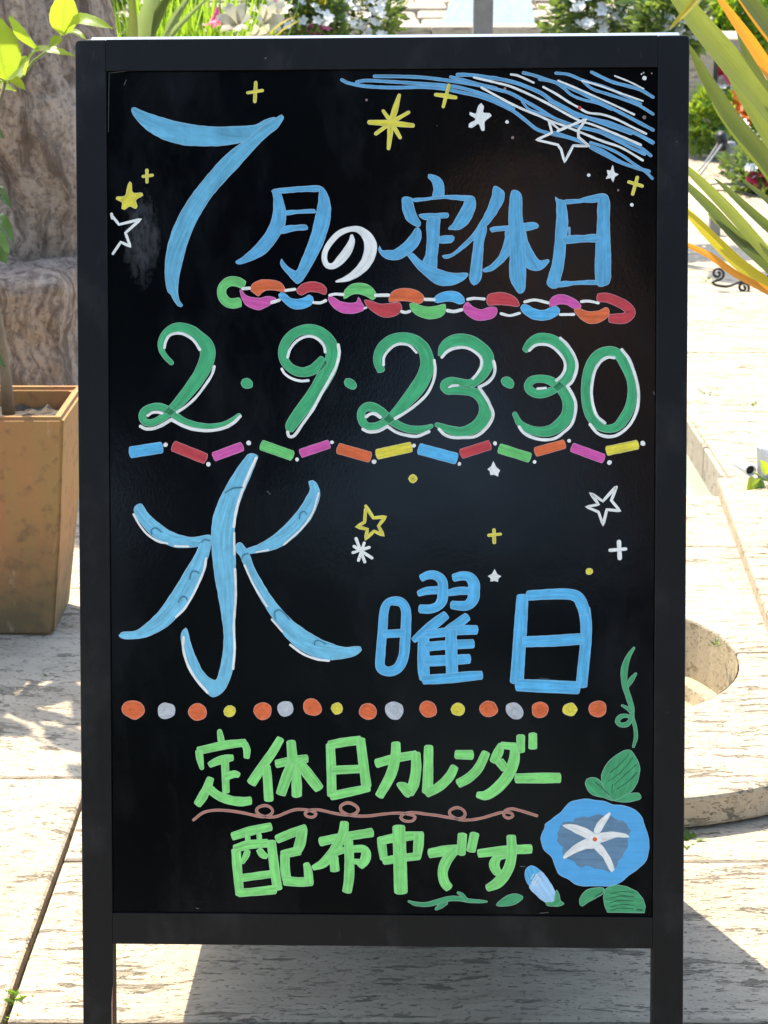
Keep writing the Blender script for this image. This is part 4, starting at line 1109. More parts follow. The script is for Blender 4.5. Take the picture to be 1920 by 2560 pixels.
g = Drawing(*DF); g.lv = top_lv + 1
g.dot('red', 863, 455, 19, rim=False).done('painted_dot')

# -- morning glory in the corner
Drawing(*DO).rib('teal', (1430,830,22),(1382,900,40),(1342,1000,62),(1327,1100,66),(1338,1220,60),(1377,1350,52),(1407,1450,46),(1412,1550,40),(1440,1640,36),(1450,1755,36),(1425,1850,26)).rib('teal', (1372,1225,20),(1402,1160,50),(1448,1098,26)).rib('teal', (1308,1426,20),(1352,1447,30),(1392,1480,36)).rib('teal', (1400,1558,40),(1355,1532,36),(1290,1542,46),(1257,1590,46),(1292,1625,46),(1360,1618,46), closed=True).done('painted_vine')
g = Drawing(*DX)
g.poly('teal', (845,540),(860,500),(900,478),(980,490),(1030,540),(1090,620),(1180,745),(1040,705),(930,680),(870,620))
g.poly('teal', (1180,745),(1240,700),(1350,665),(1460,660),(1488,710),(1420,745),(1320,760))
g.poly('teal', (1300,165),(1360,160),(1430,250),(1470,350),(1465,450),(1430,560),(1370,640),(1290,690),(1180,745),(1140,720),(1080,640),(1030,520),(1040,420),(1100,310),(1200,220))
for pts in (((1130,420),(1250,320),(1350,200)),((1110,520),(1250,420),(1390,250)),((1180,560),(1320,430),(1430,330)),((1210,610),(1340,520),(1440,420)),((1150,660),(1155,560)),((960,530),(1040,600),(1120,680))):
    g.rib('hatch', *pts, w=8, rim=False)
g.done('painted_leaf')
g = Drawing(*DX)
g.poly('petal', (700,750),(850,728),(1000,745),(1080,755),(1160,790),(1280,800),(1400,845),(1490,930),(1530,1040),(1560,1130),(1578,1220),(1570,1350),(1540,1440),(1440,1540),(1350,1600),(1270,1670),(1150,1720),(1000,1725),(760,1718),(650,1650),(540,1590),(490,1480),(450,1385),(370,1310),(333,1200),(345,1130),(375,1060),(380,1020),(470,950),(560,880),(620,810))
g.poly('slate', (590,990),(660,985),(700,990),(720,950),(770,940),(830,920),(870,940),(900,930),(950,915),(1010,895),(1070,920),(1130,910),(1180,945),(1230,970),(1280,975),(1320,1010),(1340,1060),(1370,1090),(1340,1150),(1330,1200),(1340,1240),(1330,1290),(1290,1340),(1270,1400),(1220,1440),(1210,1500),(1160,1530),(1110,1570),(1060,1540),(1000,1530),(950,1525),(900,1500),(850,1495),(800,1520),(750,1490),(720,1450),(660,1420),(600,1400),(580,1340),(590,1280),(550,1250),(515,1210),(530,1160),(520,1120),(545,1080),(550,1040), smooth=False, rim=False)
g.poly('white', (580,1030),(620,1018),(720,1020),(830,1055),(930,1110),(960,1150),(940,1190),(870,1180),(760,1130),(650,1070))
g.poly('white', (1120,880),(1135,890),(1060,1030),(1000,1120),(945,1110),(950,1070),(1010,970))
g.poly('white', (990,1130),(1100,1105),(1220,1110),(1310,1130),(1350,1165),(1200,1165),(1040,1220),(980,1200))
g.poly('white', (930,1250),(1010,1240),(1080,1320),(1140,1420),(1175,1540),(1150,1565),(1120,1540),(1050,1400),(960,1310))
g.poly('white', (870,1180),(950,1190),(980,1240),(940,1290),(840,1300),(720,1350),(600,1412),(585,1395),(680,1290),(780,1220))
g.dot('white', 960, 1195, 74, 78, rim=False).dot('orange', 952, 1190, 28, rim=False)
g.done('painted_flower')
g = Drawing(*DX)
g.poly('sky', (147,1600),(165,1530),(220,1495),(290,1520),(360,1600),(300,1740),(220,1740),(165,1670))
g.poly('pale', (320,1560),(360,1580),(440,1690),(495,1800),(490,1900),(440,1920),(380,1910),(280,1830),(200,1740),(240,1680))
for pts in (((215,1650),(250,1590)),((225,1690),(285,1590)),((250,1715),(300,1620)),((280,1730),(325,1640))): g.rib('white', *pts, w=9, rim=False)
g.poly('teal', (500,1790),(515,1770),(545,1830),(560,1900),(600,1930),(560,1955),(500,1965),(400,1950),(385,1920),(480,1910),(495,1850))
g.done('painted_bud')
g = Drawing(*DX)
g.poly('teal', (780,1880),(810,1820),(870,1770),(970,1745),(1060,1755),(1060,1800),(980,1860),(880,1910),(810,1960),(785,1950))
g.rib('hatch', (960,1850),(1040,1800), w=14, rim=False)
g.poly('teal', (1070,1770),(1120,1730),(1210,1712),(1320,1735),(1440,1790),(1510,1880),(1535,1960),(1525,2035),(1100,2030),(1065,1950),(1052,1850), smooth=False)
for yy in (1800, 1850, 1900, 1950, 1990): g.rib('hatch', (1130, yy + 20), (1250, yy - 8), (1400, yy), w=7, rim=False)
g.rib('hatch', (1440, 2000), (1500, 2005), w=12, rim=False)
g.done('painted_leaf')
Drawing(*DW).rib('teal', (385,842,18),(450,865,35),(560,870,42),(680,838,46),(780,815,46),(870,818,46),(950,835,36),(1060,842,26),(1118,844,14)).rib('teal', (740,860,24),(690,880,50),(645,912,28)).rib('teal', (850,760,22),(890,785,36),(918,822,36)).done('painted_vine')
Drawing(*DW).poly('teal', (1208,880),(1250,830),(1320,785),(1390,772),(1462,800),(1420,850),(1340,880),(1270,888)).done('painted_leaf')

# -- faint scratches and chalk residue near the edges of the panel
for pts, w in ((((310,213),(316,200)),2.2), (((272,183),(330,177),(380,176)),1.6), (((1390,166),(1480,165),(1560,168)),1.4), (((273,186),(272,240),(271,330)),1.2), (((668,1228),(676,1236)),2.6), (((490,2270),(497,2272)),2.4), (((1350,2283),(1372,2281)),2.0), (((1340,1774),(1360,1772)),1.6), (((1634,980),(1636,986)),3.0), (((1348,1695),(1372,1697)),2.0), (((1300,2166),(1312,2166)),1.6)):
    g = Drawing(0, 0, 1.0); g.rib('dust', *pts, w=w * .8, rim=False).done('scratch')
# ------------------------------------------------------------------ big old trunk behind the planter
t = NT('bark')
q = t.coord('Object')
w_ = t.vscale(t.noisecol(q, 4.0, 3), 0.20)
qq = t.vadd(q, w_)
fib = t.noise(t.mapping(qq, (26, 26, 4.2)), 1, 9, 0.72)
flake = t.noise(t.mapping(qq, (13, 13, 4.0)), 1, 6, 0.66)
b2 = t.noise(t.mapping(qq, (4, 4, 2.2)), 1, 4)
b3 = t.noise(q, 75, 5, 0.65)
c = t.mix(b2, (0.48, 0.34, 0.24), (0.66, 0.50, 0.36))
c = t.mix(t.ramp(fib, (0.42, 1.0), (0.55, 0.0)), c, (0.23, 0.16, 0.11))
c = t.mix(t.ramp(flake, (0.53, 0), (0.63, 0.55)), c, (0.74, 0.58, 0.43))
c = t.mix(t.ramp(b3, (0.34, 0.8), (0.50, 0.0)), c, (0.19, 0.135, 0.10))
hh = t.math('ADD', t.math('MULTIPLY', fib, 1.0), t.math('ADD', t.math('MULTIPLY', flake, 0.9), t.math('MULTIPLY', b3, 0.35)))
t.set(color=c, rough=0.92, spec=0.2, normal=t.bump(hh, 1.0, 0.035))
M['bark'] = t.m

def trunk_mesh(name, x, y, r0, h, lean, nt=210, nz=190, zoff=-0.04, knots=()):
    V, Fc = [], []
    for i in range(nz + 1):
        z = zoff + (h - zoff) * i / nz
        for k in range(nt):
            a = 2 * math.pi * k / nt
            r = r0 * (1.0 + 0.30 * math.exp(-max(z, 0) * 3.5) + 0.04 * math.sin(z * 3.1))
            tw = a + 0.45 * z + 0.35 * noise.noise((math.cos(a) * 1.2, math.sin(a) * 1.2, z * 1.7))
            rid = noise.multi_fractal((math.cos(tw) * 2.6, math.sin(tw) * 2.6, z * 1.1 + 7), 0.9, 2.1, 5)
            lump = noise.noise((math.cos(a) * 1.4, math.sin(a) * 1.4, z * 2.3 + 3))
            fine = noise.ridged_multi_fractal((math.cos(tw) * 6, math.sin(tw) * 6, z * 3.2), 0.8, 2.1, 5, 0.9, 2.0) - 1.2
            r *= 1 + 0.075 * (rid - 1.0) + 0.15 * lump + 0.05 * fine
            V.append((x + lean * z * z * 0.3 + r * math.cos(a), y + r * math.sin(a), z))
    for i in range(nz):
        for k in range(nt):
            Fc.append((i * nt + k, i * nt + (k + 1) % nt, (i + 1) * nt + (k + 1) % nt, (i + 1) * nt + k))
    Fc.append(tuple(range(nz * nt, (nz + 1) * nt)))
    return pymesh(name, V, Fc)

tree = empty('old_tree', (-0.95, 4.6, 0))
tag(tree, 'massive old tree with gnarled twisting grey brown bark behind the planter', 'tree')
world_child('trunk', trunk_mesh('trunk', -0.93, 4.62, 0.335, 1.75, -0.2), M['bark'], tree, True)
world_child('limb', tube('limb', [(-0.98, 4.62, 1.55), (-1.2, 4.72, 2.0), (-1.55, 4.9, 2.5)], [.24, .17, .11], 14), M['bark'], tree)
world_child('limb', tube('limb', [(-0.92, 4.66, 1.55), (-0.75, 5.1, 2.1), (-0.72, 5.5, 2.6)], [.22, .14, .09], 14), M['bark'], tree)

# rough stone block at the foot of the trunk
def block_mesh(name, x0, x1, y0, y1, h, n=34):
    bm = bmesh.new()
    bmesh.ops.create_cube(bm, size=1.0)
    bmesh.ops.subdivide_edges(bm, edges=bm.edges[:], cuts=n, use_grid_fill=True)
    for v in bm.verts:
        p = v.co
        q_ = Vector((p.x * (x1 - x0), p.y * (y1 - y0), p.z * h))
        # round the edges a little
        d = noise.fractal(q_ * 7.0, 0.8, 2.0, 5) * 0.022 + noise.noise(q_ * 3.0) * 0.02
        nrm = Vector((p.x ** 9, p.y ** 9, p.z ** 9)); 
        nrm = nrm.normalized() if nrm.length > 1e-9 else p.normalized()
        m = sorted((abs(p.x), abs(p.y), abs(p.z)))
        edge = max(0.0, m[1] - 0.44) / 0.06
        v.co = Vector(((x0 + x1) / 2, (y0 + y1) / 2, h / 2 - 0.02)) + q_ * (1 - 0.035 * edge) + nrm * d
    return bm_mesh(name, bm, True)
blk = tag(link('stone_block', block_mesh('stone_block', -1.45, -0.675, 3.93, 4.5, 0.47), M['bark'], None), 'rough brown block with a grey top ledge at the foot of the old tree', 'stone block')

# ------------------------------------------------------------------ terracotta planter
t = NT('terracotta')
q = t.coord('Object')
sx = t.n('ShaderNodeSeparateXYZ'); t.l(q, sx.inputs[0])
m1 = t.noise(q, 7, 5, 0.65); m2 = t.noise(q, 45, 4, 0.6); m3 = t.noise(t.mapping(q, (22, 22, 3)), 1, 4)
c = t.mix(m1, (0.34, 0.155, 0.062), (0.43, 0.215, 0.085))
c = t.mix(t.math('MULTIPLY', t.ramp(m3, (0.42, 0), (0.64, 1)), 0.75), c, (0.33, 0.215, 0.075))
damp = t.ramp(t.math('SUBTRACT', t.math('ADD', t.math('MULTIPLY', m1, 0.5), t.math('MULTIPLY', m2, 0.25)), t.math('MULTIPLY', sx.outputs[2], 1.35)), (0.10, 0), (0.40, 1))
c = t.mix(t.math('MULTIPLY', damp, 0.85), c, (0.115, 0.095, 0.050))
c = t.mix(t.math('MULTIPLY', t.ramp(m2, (0.54, 0), (0.68, 1)), 0.5), c, (0.15, 0.09, 0.05))
scuff = t.ramp(t.noise(t.mapping(q, (30, 30, 9)), 1.5, 6, 0.7), (0.60, 0), (0.70, 1))
c = t.mix(t.math('MULTIPLY', scuff, 0.4), c, (0.55, 0.36, 0.22))
t.set(color=c, rough=0.85, spec=0.25, normal=t.bump(m2, 0.35, 0.004))
M['terra'] = t.m
px0, px1, py0, py1, PH = -1.12, -0.520, 2.965, 3.205, 0.39
planter = empty('planter', ((px0 + px1) / 2, (py0 + py1) / 2, 0))
tag(planter, 'square tapered terracotta planter box with mossy stains left of the sign', 'planter')
cxp, cyp = (px0 + px1) / 2, (py0 + py1) / 2
hx, hy = (px1 - px0) / 2, (py1 - py0) / 2
def ringp(kx, ky, z):
    return [(-kx, -ky, z), (kx, -ky, z), (kx, ky, z), (-kx, ky, z)]
bm = bmesh.new()
levels = [(hx - .042, hy - .036, 0.0), (hx - .020, hy - .018, PH * .45), (hx, hy, PH - .0), (hx - .020, hy - .020, PH), (hx - .024, hy - .024, PH - .10)]
rows = [[bm.verts.new(p) for p in ringp(*l)] for l in levels]
bm.faces.new(rows[0][::-1])
for a, b in zip(rows, rows[1:]):
    for k in range(4):
        bm.faces.new((a[k], a[(k + 1) % 4], b[(k + 1) % 4], b[k]))
bmesh.ops.recalc_face_normals(bm, faces=bm.faces)
bmesh.ops.bevel(bm, geom=[e for e in bm.edges if e.calc_face_angle(0) > 0.35], offset=0.006, segments=3, affect='EDGES')
o = link('box', bm_mesh('box', bm), M['terra'], planter)
nx_, ny_ = 46, 22
V, Fc = [], []
for j in range(ny_ + 1):
    for i in range(nx_ + 1):
        x = -hx + .026 + (2 * hx - .052) * i / nx_; y = -hy + .026 + (2 * hy - .052) * j / ny_
        z = PH - .035 + 0.012 * noise.fractal((x * 45, y * 45, 2), 0.8, 2, 3) + 0.006 * noise.noise((x * 120, y * 120, 1))
        V.append((x, y, z))
for j in range(ny_):
    for i in range(nx_):
        a = j * (nx_ + 1) + i
        Fc.append((a, a + 1, a + nx_ + 2, a + nx_ + 1))
link('soil', pymesh('soil', V, Fc), M['soil'], planter)

# ------------------------------------------------------------------ leaf builder
def leaf_mesh(name, base, tip, width, normal, curl=0.15, fold=0.35, droop=0.0, n=7, shape=0.5, wav=0.04):
    """a blade from base to tip (world points), folded along its midrib"""
    base, tip = Vector(base), Vector(tip)
    ax = tip - base; L_ = ax.length; ax.normalize()
    nn = Vector(normal); nn = (nn - ax * nn.dot(ax)).normalized()
    sd = ax.cross(nn)
    V, Fc, UV = [], [], []
    for i in range(n + 1):
        t_ = i / n
        w = width * 0.5 * (math.sin(math.pi * (t_ ** (0.55 + shape * 0.5)) ) ** 0.8 if 0 < t_ < 1 else 0.04)
        mid = base + ax * (L_ * t_) + nn * (curl * L_ * math.sin(math.pi * t_)) - Vector((0, 0, 1)) * (droop * L_ * t_ * t_)
        for k, s in enumerate((-1, -.5, 0, .5, 1)):
            wv = wav * L_ * math.sin(t_ * 11 + s * 2.2) * abs(s) * 0.5
            V.append(mid + sd * (w * s) + nn * (abs(s) * w * fold + wv)); UV += [t_, s, 0.0]
    for i in range(n):
        for k in range(4):
            a = i * 5 + k
            Fc.append((a, a + 1, a + 6, a + 5))
    me = pymesh(name, V, Fc)
    me.attributes.new('leafuv', 'FLOAT_VECTOR', 'POINT').data.foreach_set('vector', UV)
    for p in me.polygons: p.use_smooth = True
    return me

shrub = empty('citrus_shrub', (-0.628, 3.05, PH - 0.04))
tag(shrub, 'young shrub with bright yellow green leaves growing in the terracotta planter', 'shrub')
M['twig'] = simple('twig_bark', (0.20, 0.15, 0.09), 0.8, 0.3, 50, 0.4)
M['shoot'] = simple('green_shoot', (0.18, 0.25, 0.05), 0.6, 0.25, 50, 0.2)
sp = [(22, 1035), (14, 940), (2, 840), (-18, 720), (-30, 560), (-26, 420), (-10, 300), (12, 205)]
world_child('stem', tube('stem', [at(x, y, 3.05) for x, y in sp], [.0115, .0095, .008, .0065, .0055, .005, .0042, .003], 9), M['twig'], shrub)
world_child('stem', tube('stem', [at(10, 208, 3.06), at(55, 190, 3.08), at(84, 152, 3.09), at(118, 128, 3.08), at(152, 92, 3.05)], [.0026, .0025, .0023, .0020, .0018], 8), M['shoot'], shrub)
def hero(b, tpx, wpx, d0, d1, nrm, mat, **kw):
    me = leaf_mesh('leaf', at(*b, d0), at(*tpx, d1), wpx / F * 3.2, nrm, **kw)
    world_child('leaf', me, M[mat], shrub)
hero((154, 88), (166, -28), 66, 3.05, 3.02, (0.25, -1, 0.3), 'leaf_citrus', curl=-.03, fold=.25)
hero((158, 88), (282, 72), 44, 3.05, 3.00, (-0.2, -0.75, 1), 'leaf_citrus', curl=.22, fold=.3)
hero((92, 128), (26, 38), 74, 3.06, 3.0, (-0.5, -0.8, 0.4), 'leaf_citrus', curl=-.05, fold=.3)
hero((152, 92), (122, 124), 24, 3.05, 3.02, (0, -1, 0.2), 'leaf_citrus', curl=.1)
hero((60, 188), (188, 142), 34, 3.07, 3.00, (-0.25, -0.5, 1), 'leaf_citrus', curl=.24, fold=.3)
hero((14, 200), (-20, 28), 92, 3.05, 3.02, (0.3, -1, 0.1), 'leaf_citrus', curl=.03, fold=.25)
hero((18, 200), (66, 140), 44, 3.05, 3.10, (0.2, -1, 0.4), 'leaf_citrus', curl=-.06, fold=.3)
hero((16, 206), (64, 226), 30, 3.05, 2.98, (0, -0.6, 1), 'leaf_citrus', curl=.10, fold=.3)
hero((14, 208), (-34, 228), 32, 3.05, 2.98, (0, -0.6, 1), 'leaf_citrus', curl=.10, fold=.3)
hero((164, 86), (216, 99), 22, 3.06, 3.03, (0, -0.6, 1), 'leaf_citrus', curl=.15, fold=.3)
hero((-28, 470), (27, 520), 34, 3.05, 3.0, (0.2, -0.6, 1), 'leaf_dark', curl=.12, fold=.3)
hero((-30, 545), (34, 606), 44, 3.05, 2.98, (0.3, -0.7, 0.8), 'leaf_dark', curl=.16, fold=.3)
hero((-20, 575), (16, 660), 50, 3.05, 3.0, (0.2, -1, 0.2), 'leaf_dark', curl=-.05, fold=.3)
# the rest of the shrub, outside the left edge of the picture
r2 = random.Random(11)
protoL = [leaf_mesh('leaf', (0, 0, 0), (0, 0.105 + 0.02 * k, 0.012), 0.042 + .006 * k, (0, -.2, 1), curl=.08, fold=.3, droop=.15) for k in range(3)]
for i, me in enumerate(protoL): me.materials.append(M['leaf_citrus' if i < 1 else 'leaf_dark'])
for i in range(70):
    o = bpy.data.objects.new('leaf', r2.choice(protoL))
    COL.objects.link(o); o.parent = shrub
    o.matrix_parent_inverse = shrub.matrix_world.inverted()
    z = r2.uniform(0.50, 1.25)
    a = r2.uniform(0, 6.28); rr = r2.uniform(.03, .20)
    o.location = (-0.875 + rr * math.cos(a), 3.06 + rr * .8 * math.sin(a), z)
    o.rotation_euler = (r2.uniform(-.5, .4), r2.uniform(-.4, .4), a - math.pi / 2 + r2.uniform(-.5, .5))
for k in range(3):
    world_child('stem', tube('stem', [(-0.64 - .02 * k, 3.05, .35), (-0.76 - .05 * k, 3.03 + .03 * k, .6), (-0.88 + .03 * k, 3.05 + .02 * k, .9 + .1 * k), (-0.87 + .05 * k, 3.06, 1.2)], [.009, .007, .005, .003], 7), M['twig'], shrub)

# ------------------------------------------------------------------ flax with long sword leaves, right
flax = empty('flax_plant', (1.02, 3.05, 0))
tag(flax, 'flax plant with long sword leaves some yellowing and orange, right of the sign', 'plant')
def sword(pts, mat, d0, d1, twist=0.25, seg=5.0):
    """pts: (px, py, width in px) from root to tip along a gentle arc in depth"""
    Q = catmull(pts, 18.0)
    n = len(Q)
    V, Fc, UV = [], [], []
    ctr = [at(q[0], q[1], d0 + (d1 - d0) * i / (n - 1)) for i, q in enumerate(Q)]
    for i, q in enumerate(Q):
        d = d0 + (d1 - d0) * i / (n - 1)
        a, b = ctr[max(i - 1, 0)], ctr[min(i + 1, n - 1)]
        ax = (b - a).normalized()
        vd = (ctr[i] - EYE).normalized()
        sd = ax.cross(vd).normalized()
        nn = sd.cross(ax).normalized()
        if nn.dot(vd) > 0: nn = -nn
        w = 0.73 * q[2] / F * (ctr[i] - EYE).dot(FW) * 0.5
        sd2 = (sd * math.cos(twist) + nn * math.sin(twist))
        for s, f_ in ((-1, .0), (-.45, .14), (0, .30), (.45, .14), (1, .0)):
            V.append(ctr[i] + sd2 * (w * s) / max(.6, math.cos(twist)) - nn * (w * f_)); UV += [i / (n - 1) * 4 + len(pts), s, 0.0]
    for i in range(n - 1):
        for k in range(4):
            a = i * 5 + k
            Fc.append((a, a + 1, a + 6, a + 5))
    me = pymesh('leaf', V, Fc)
    me.attributes.new('leafuv', 'FLOAT_VECTOR', 'POINT').data.foreach_set('vector', UV)
    for p in me.polygons: p.use_smooth = True
    world_child('leaf', me, M[mat], flax)
RT = (2260, 1180, 46)
sword([RT, (2150, 760, 60), (2030, 420, 72), (1918, 262, 84), (1822, 146, 84), (1726, 30, 68), (1640, -90, 36), (1590, -170, 6)], 'flax', 3.05, 2.75)
sword([RT, (2120, 800, 50), (1990, 520, 52), (1915, 400, 54), (1836, 304, 54), (1778, 217, 44), (1738, 145, 24), (1722, 112, 5)], 'flax_dark', 3.05, 2.85, .35)
sword([RT, (2090, 720, 40), (1920, 432, 36), (1855, 352, 32), (1800, 285, 16), (1780, 255, 4)], 'flax', 3.05, 2.9, .1)
sword([RT, (2180, 700, 40), (2040, 330, 46), (1950, 215, 46), (1880, 110, 42), (1830, 40, 30), (1780, -30, 12), (1760, -60, 3)], 'flax_orange', 3.05, 2.8, .3)
sword([RT, (2190, 640, 40), (2060, 260, 46), (1960, 130, 44), (1890, 40, 40), (1830, -40, 24), (1790, -90, 4)], 'flax_orange', 3.1, 2.95, .1)
sword([RT, (2200, 560, 44), (2060, 240, 54), (1950, 100, 54), (1880, 10, 50), (1810, -80, 34), (1750, -160, 6)], 'flax_dark', 3.1, 2.9, .3)
sword([RT, (2060, 620, 30), (1935, 262, 34), (1890, 180, 34), (1862, 120, 26), (1840, 58, 12), (1832, 40, 3)], 'flax_dark', 3.1, 3.0, .3)
sword([(1830, -120, 26), (1790, -62, 26), (1734, 6, 24), (1700, 44, 18), (1674, 72, 5)], 'flax_yellow', 2.8, 2.72, .2)
sword([RT, (2120, 860, 40), (1990, 700, 40), (1920, 636, 40), (1850, 556, 40), (1790, 492, 36), (1730, 434, 26), (1660, 372, 4)], 'flax', 3.05, 2.7, .2)
sword([RT, (2120, 880, 40), (1990, 735, 40), (1920, 665, 40), (1840, 590, 40), (1780, 524, 34), (1722, 468, 24), (1660, 410, 4)], 'flax_dark', 3.05, 2.75, .3)
sword([RT, (2120, 900, 40), (2000, 690, 34), (1925, 645, 26), (1850, 600, 22), (1790, 552, 16), (1770, 535, 4)], 'flax', 3.05, 2.8, .1)
sword([RT, (2110, 900, 44), (2000, 780, 44), (1920, 712, 42), (1853, 664, 42), (1790, 604, 38), (1728, 540, 26), (1690, 500, 4)], 'flax_yellow', 3.05, 2.72, .25)
sword([RT, (2100, 900, 34), (1970, 760, 26), (1890, 712, 24), (1834, 682, 24), (1776, 640, 22), (1722, 614, 16), (1690, 602, 3)], 'flax_orange', 3.02, 2.72, .2)
sword([RT, (2060, 700, 26), (1970, 555, 24), (1920, 500, 22), (1880, 468, 14), (1852, 445, 3)], 'flax_dark', 3.05, 2.9, .2)
sword([RT, (2100, 700, 40), (1990, 470, 44), (1925, 350, 44), (1870, 262, 36), (1826, 190, 20), (1806, 150, 4)], 'flax', 3.10, 3.0, .25)
sword([RT, (2150, 820, 36), (2010, 640, 36), (1930, 575, 34), (1868, 520, 28), (1812, 468, 16), (1786, 446, 4)], 'flax_dark', 3.10, 2.95, .3)
# leaves on the far side of the clump, outside the picture
for k in range(10):
    a = R(-70 + 16 * k)
    p0 = Vector((1.02, 3.05, 0.2))
    pts = [p0 + Vector((math.cos(a) * .55 * s, math.sin(a) * .3 * s + .1 * s, 0.9 * s - 0.25 * s * s)) for s in (0, .25, .5, .75, 1, 1.2)]
    V, Fc = [], []
    for i, p in enumerate(pts):
        w = (.014, .02, .024, .022, .012, .001)[i]
        sd = Vector((-math.sin(a), math.cos(a), 0))
        V += [p - sd * w, p + Vector((0, 0, -.006)), p + sd * w]
    for i in range(5):
        Fc += [(3 * i, 3 * i + 1, 3 * i + 4, 3 * i + 3), (3 * i + 1, 3 * i + 2, 3 * i + 5, 3 * i + 4)]
    if abs(math.cos(a)) > .0 and math.cos(a) > -.2:
        world_child('leaf', pymesh('leaf', V, Fc), M['flax_dark' if k % 2 else 'flax'], flax, True)
fp = empty('flax_pot', (1.02, 3.05, BZ))
tag(fp, 'dark round pot holding the flax plant just outside the right edge', 'pot')
V, Fc = [], []
prof = [(.001, .0), (.11, .0), (.14, .20), (.15, .22), (.15, .245), (.135, .245), (.13, .215), (.001, .21)]
for (r_, z_) in prof:
    for k in range(28):
        V.append((r_ * math.cos(k * math.tau / 28), r_ * math.sin(k * math.tau / 28), z_ + .004))
for i in range(len(prof) - 1):
    for k in range(28): Fc.append((i * 28 + k, i * 28 + (k + 1) % 28, (i + 1) * 28 + (k + 1) % 28, (i + 1) * 28 + k))
link('body', pymesh('body', V, Fc), M['grey_metal'], fp, True)

# ------------------------------------------------------------------ flowers and bushes
def leaf_cloud(c, rad, n, size, seedv, up=0.5, flat=1.0):
    """many small two-sided leaves through an ellipsoid, denser at its surface"""
    rr = random.Random(seedv)
    V, Fc = [], []
    for i in range(n):
        while True:
            p = Vector((rr.uniform(-1, 1), rr.uniform(-1, 1), rr.uniform(-1, 1)))
            if p.length <= 1: break
        p = p.normalized() * (p.length ** 0.6)
        lump = 0.75 + 0.45 * noise.noise((p.x * 2.2 + seedv, p.y * 2.2, p.z * 2.2))
        p = Vector((p.x * rad[0], p.y * rad[1], p.z * rad[2])) * lump
        ax = (p.normalized() + Vector((rr.uniform(-1, 1), rr.uniform(-1, 1), rr.uniform(-.5, 1) * up * 2))).normalized()
        sd = ax.cross(Vector((rr.uniform(-1, 1), rr.uniform(-1, 1), rr.uniform(-1, 1)))).normalized()
        s = size * rr.uniform(.6, 1.3)
        q0 = Vector(c) + p
        nn = ax.cross(sd)
        b = len(V)
        V += [q0, q0 + ax * s * .5 + sd * s * .26 + nn * s * .06, q0 + ax * s, q0 + ax * s * .5 - sd * s * .26 + nn * s * .06]
        Fc.append((b, b + 1, b + 2, b + 3))
    return pymesh('foliage', V, Fc)

def blades(c, rad, n, h, w, seedv, spread=.35):
    rr = random.Random(seedv)
    V, Fc = [], []
    for i in range(n):
        a = rr.uniform(0, 6.28); r_ = rad * math.sqrt(rr.random())
        p0 = Vector(c) + Vector((r_ * math.cos(a), r_ * math.sin(a), 0))
        a2 = rr.uniform(0, 6.28); hh = h * rr.uniform(.6, 1.1); bd = hh * spread * rr.uniform(.2, 1.2)
        dr = Vector((math.cos(a2), math.sin(a2), 0)); sd = Vector((-dr.y, dr.x, 0))
        b = len(V)
        for s in (0, .35, .7, 1):
            ww = w * (1 - s * s) + .0006
            p = p0 + dr * (bd * s * s) + Vector((0, 0, hh * (s - .18 * s * s)))
            V += [p - sd * ww, p + sd * ww]
        for k in range(3): Fc.append((b + 2 * k, b + 2 * k + 1, b + 2 * k + 3, b + 2 * k + 2))
    me = pymesh('blades', V, Fc)
    for p in me.polygons: p.use_smooth = True
    return me

def flower_mesh(name, r_, petals=5, cup=.3, width=.75):
    V, Fc = [], []
    for k in range(petals):
        a = math.tau * k / petals
        d = Vector((math.cos(a), math.sin(a), 0)); s = Vector((-d.y, d.x, 0))
        b = len(V)
        w = r_ * width
        V += [Vector((0, 0, 0)), d * r_ * .5 - s * w * .5 + Vector((0, 0, r_ * cup * .5)), d * r_ + Vector((0, 0, r_ * cup * .8)) - s * w * .25, d * r_ + Vector((0, 0, r_ * cup * .8)) + s * w * .25, d * r_ * .5 + s * w * .5 + Vector((0, 0, r_ * cup * .5))]
        Fc.append((b, b + 1, b + 2, b + 3, b + 4))
    me = pymesh(name, V, Fc)
    return me

FL = {}
for nm, mat, r_, p_, cup, wd in (('white', 'petal_white', .021, 5, .3, .8), ('pink', 'petal_pink', .030, 5, .35, .85), ('red', 'petal_red', .036, 6, .4, .8), ('orange', 'petal_orange', .038, 9, .5, .6)):
    me = flower_mesh('flower', r_, p_, cup, wd); me.materials.append(M[mat]); FL[nm] = me

def put_flower(kind, p, parent, s=1.0, tilt=None, rr=rnd):
    o = bpy.data.objects.new('flower', FL[kind])
    COL.objects.link(o); o.parent = parent
    o.matrix_parent_inverse = parent.matrix_world.inverted()
    o.location = p; o.scale = (s, s, s)
    o.rotation_euler = (rr.uniform(.3, 1.1), rr.uniform(-.4, .4), rr.uniform(-.7, .7)) if tilt is None else tilt
    return o

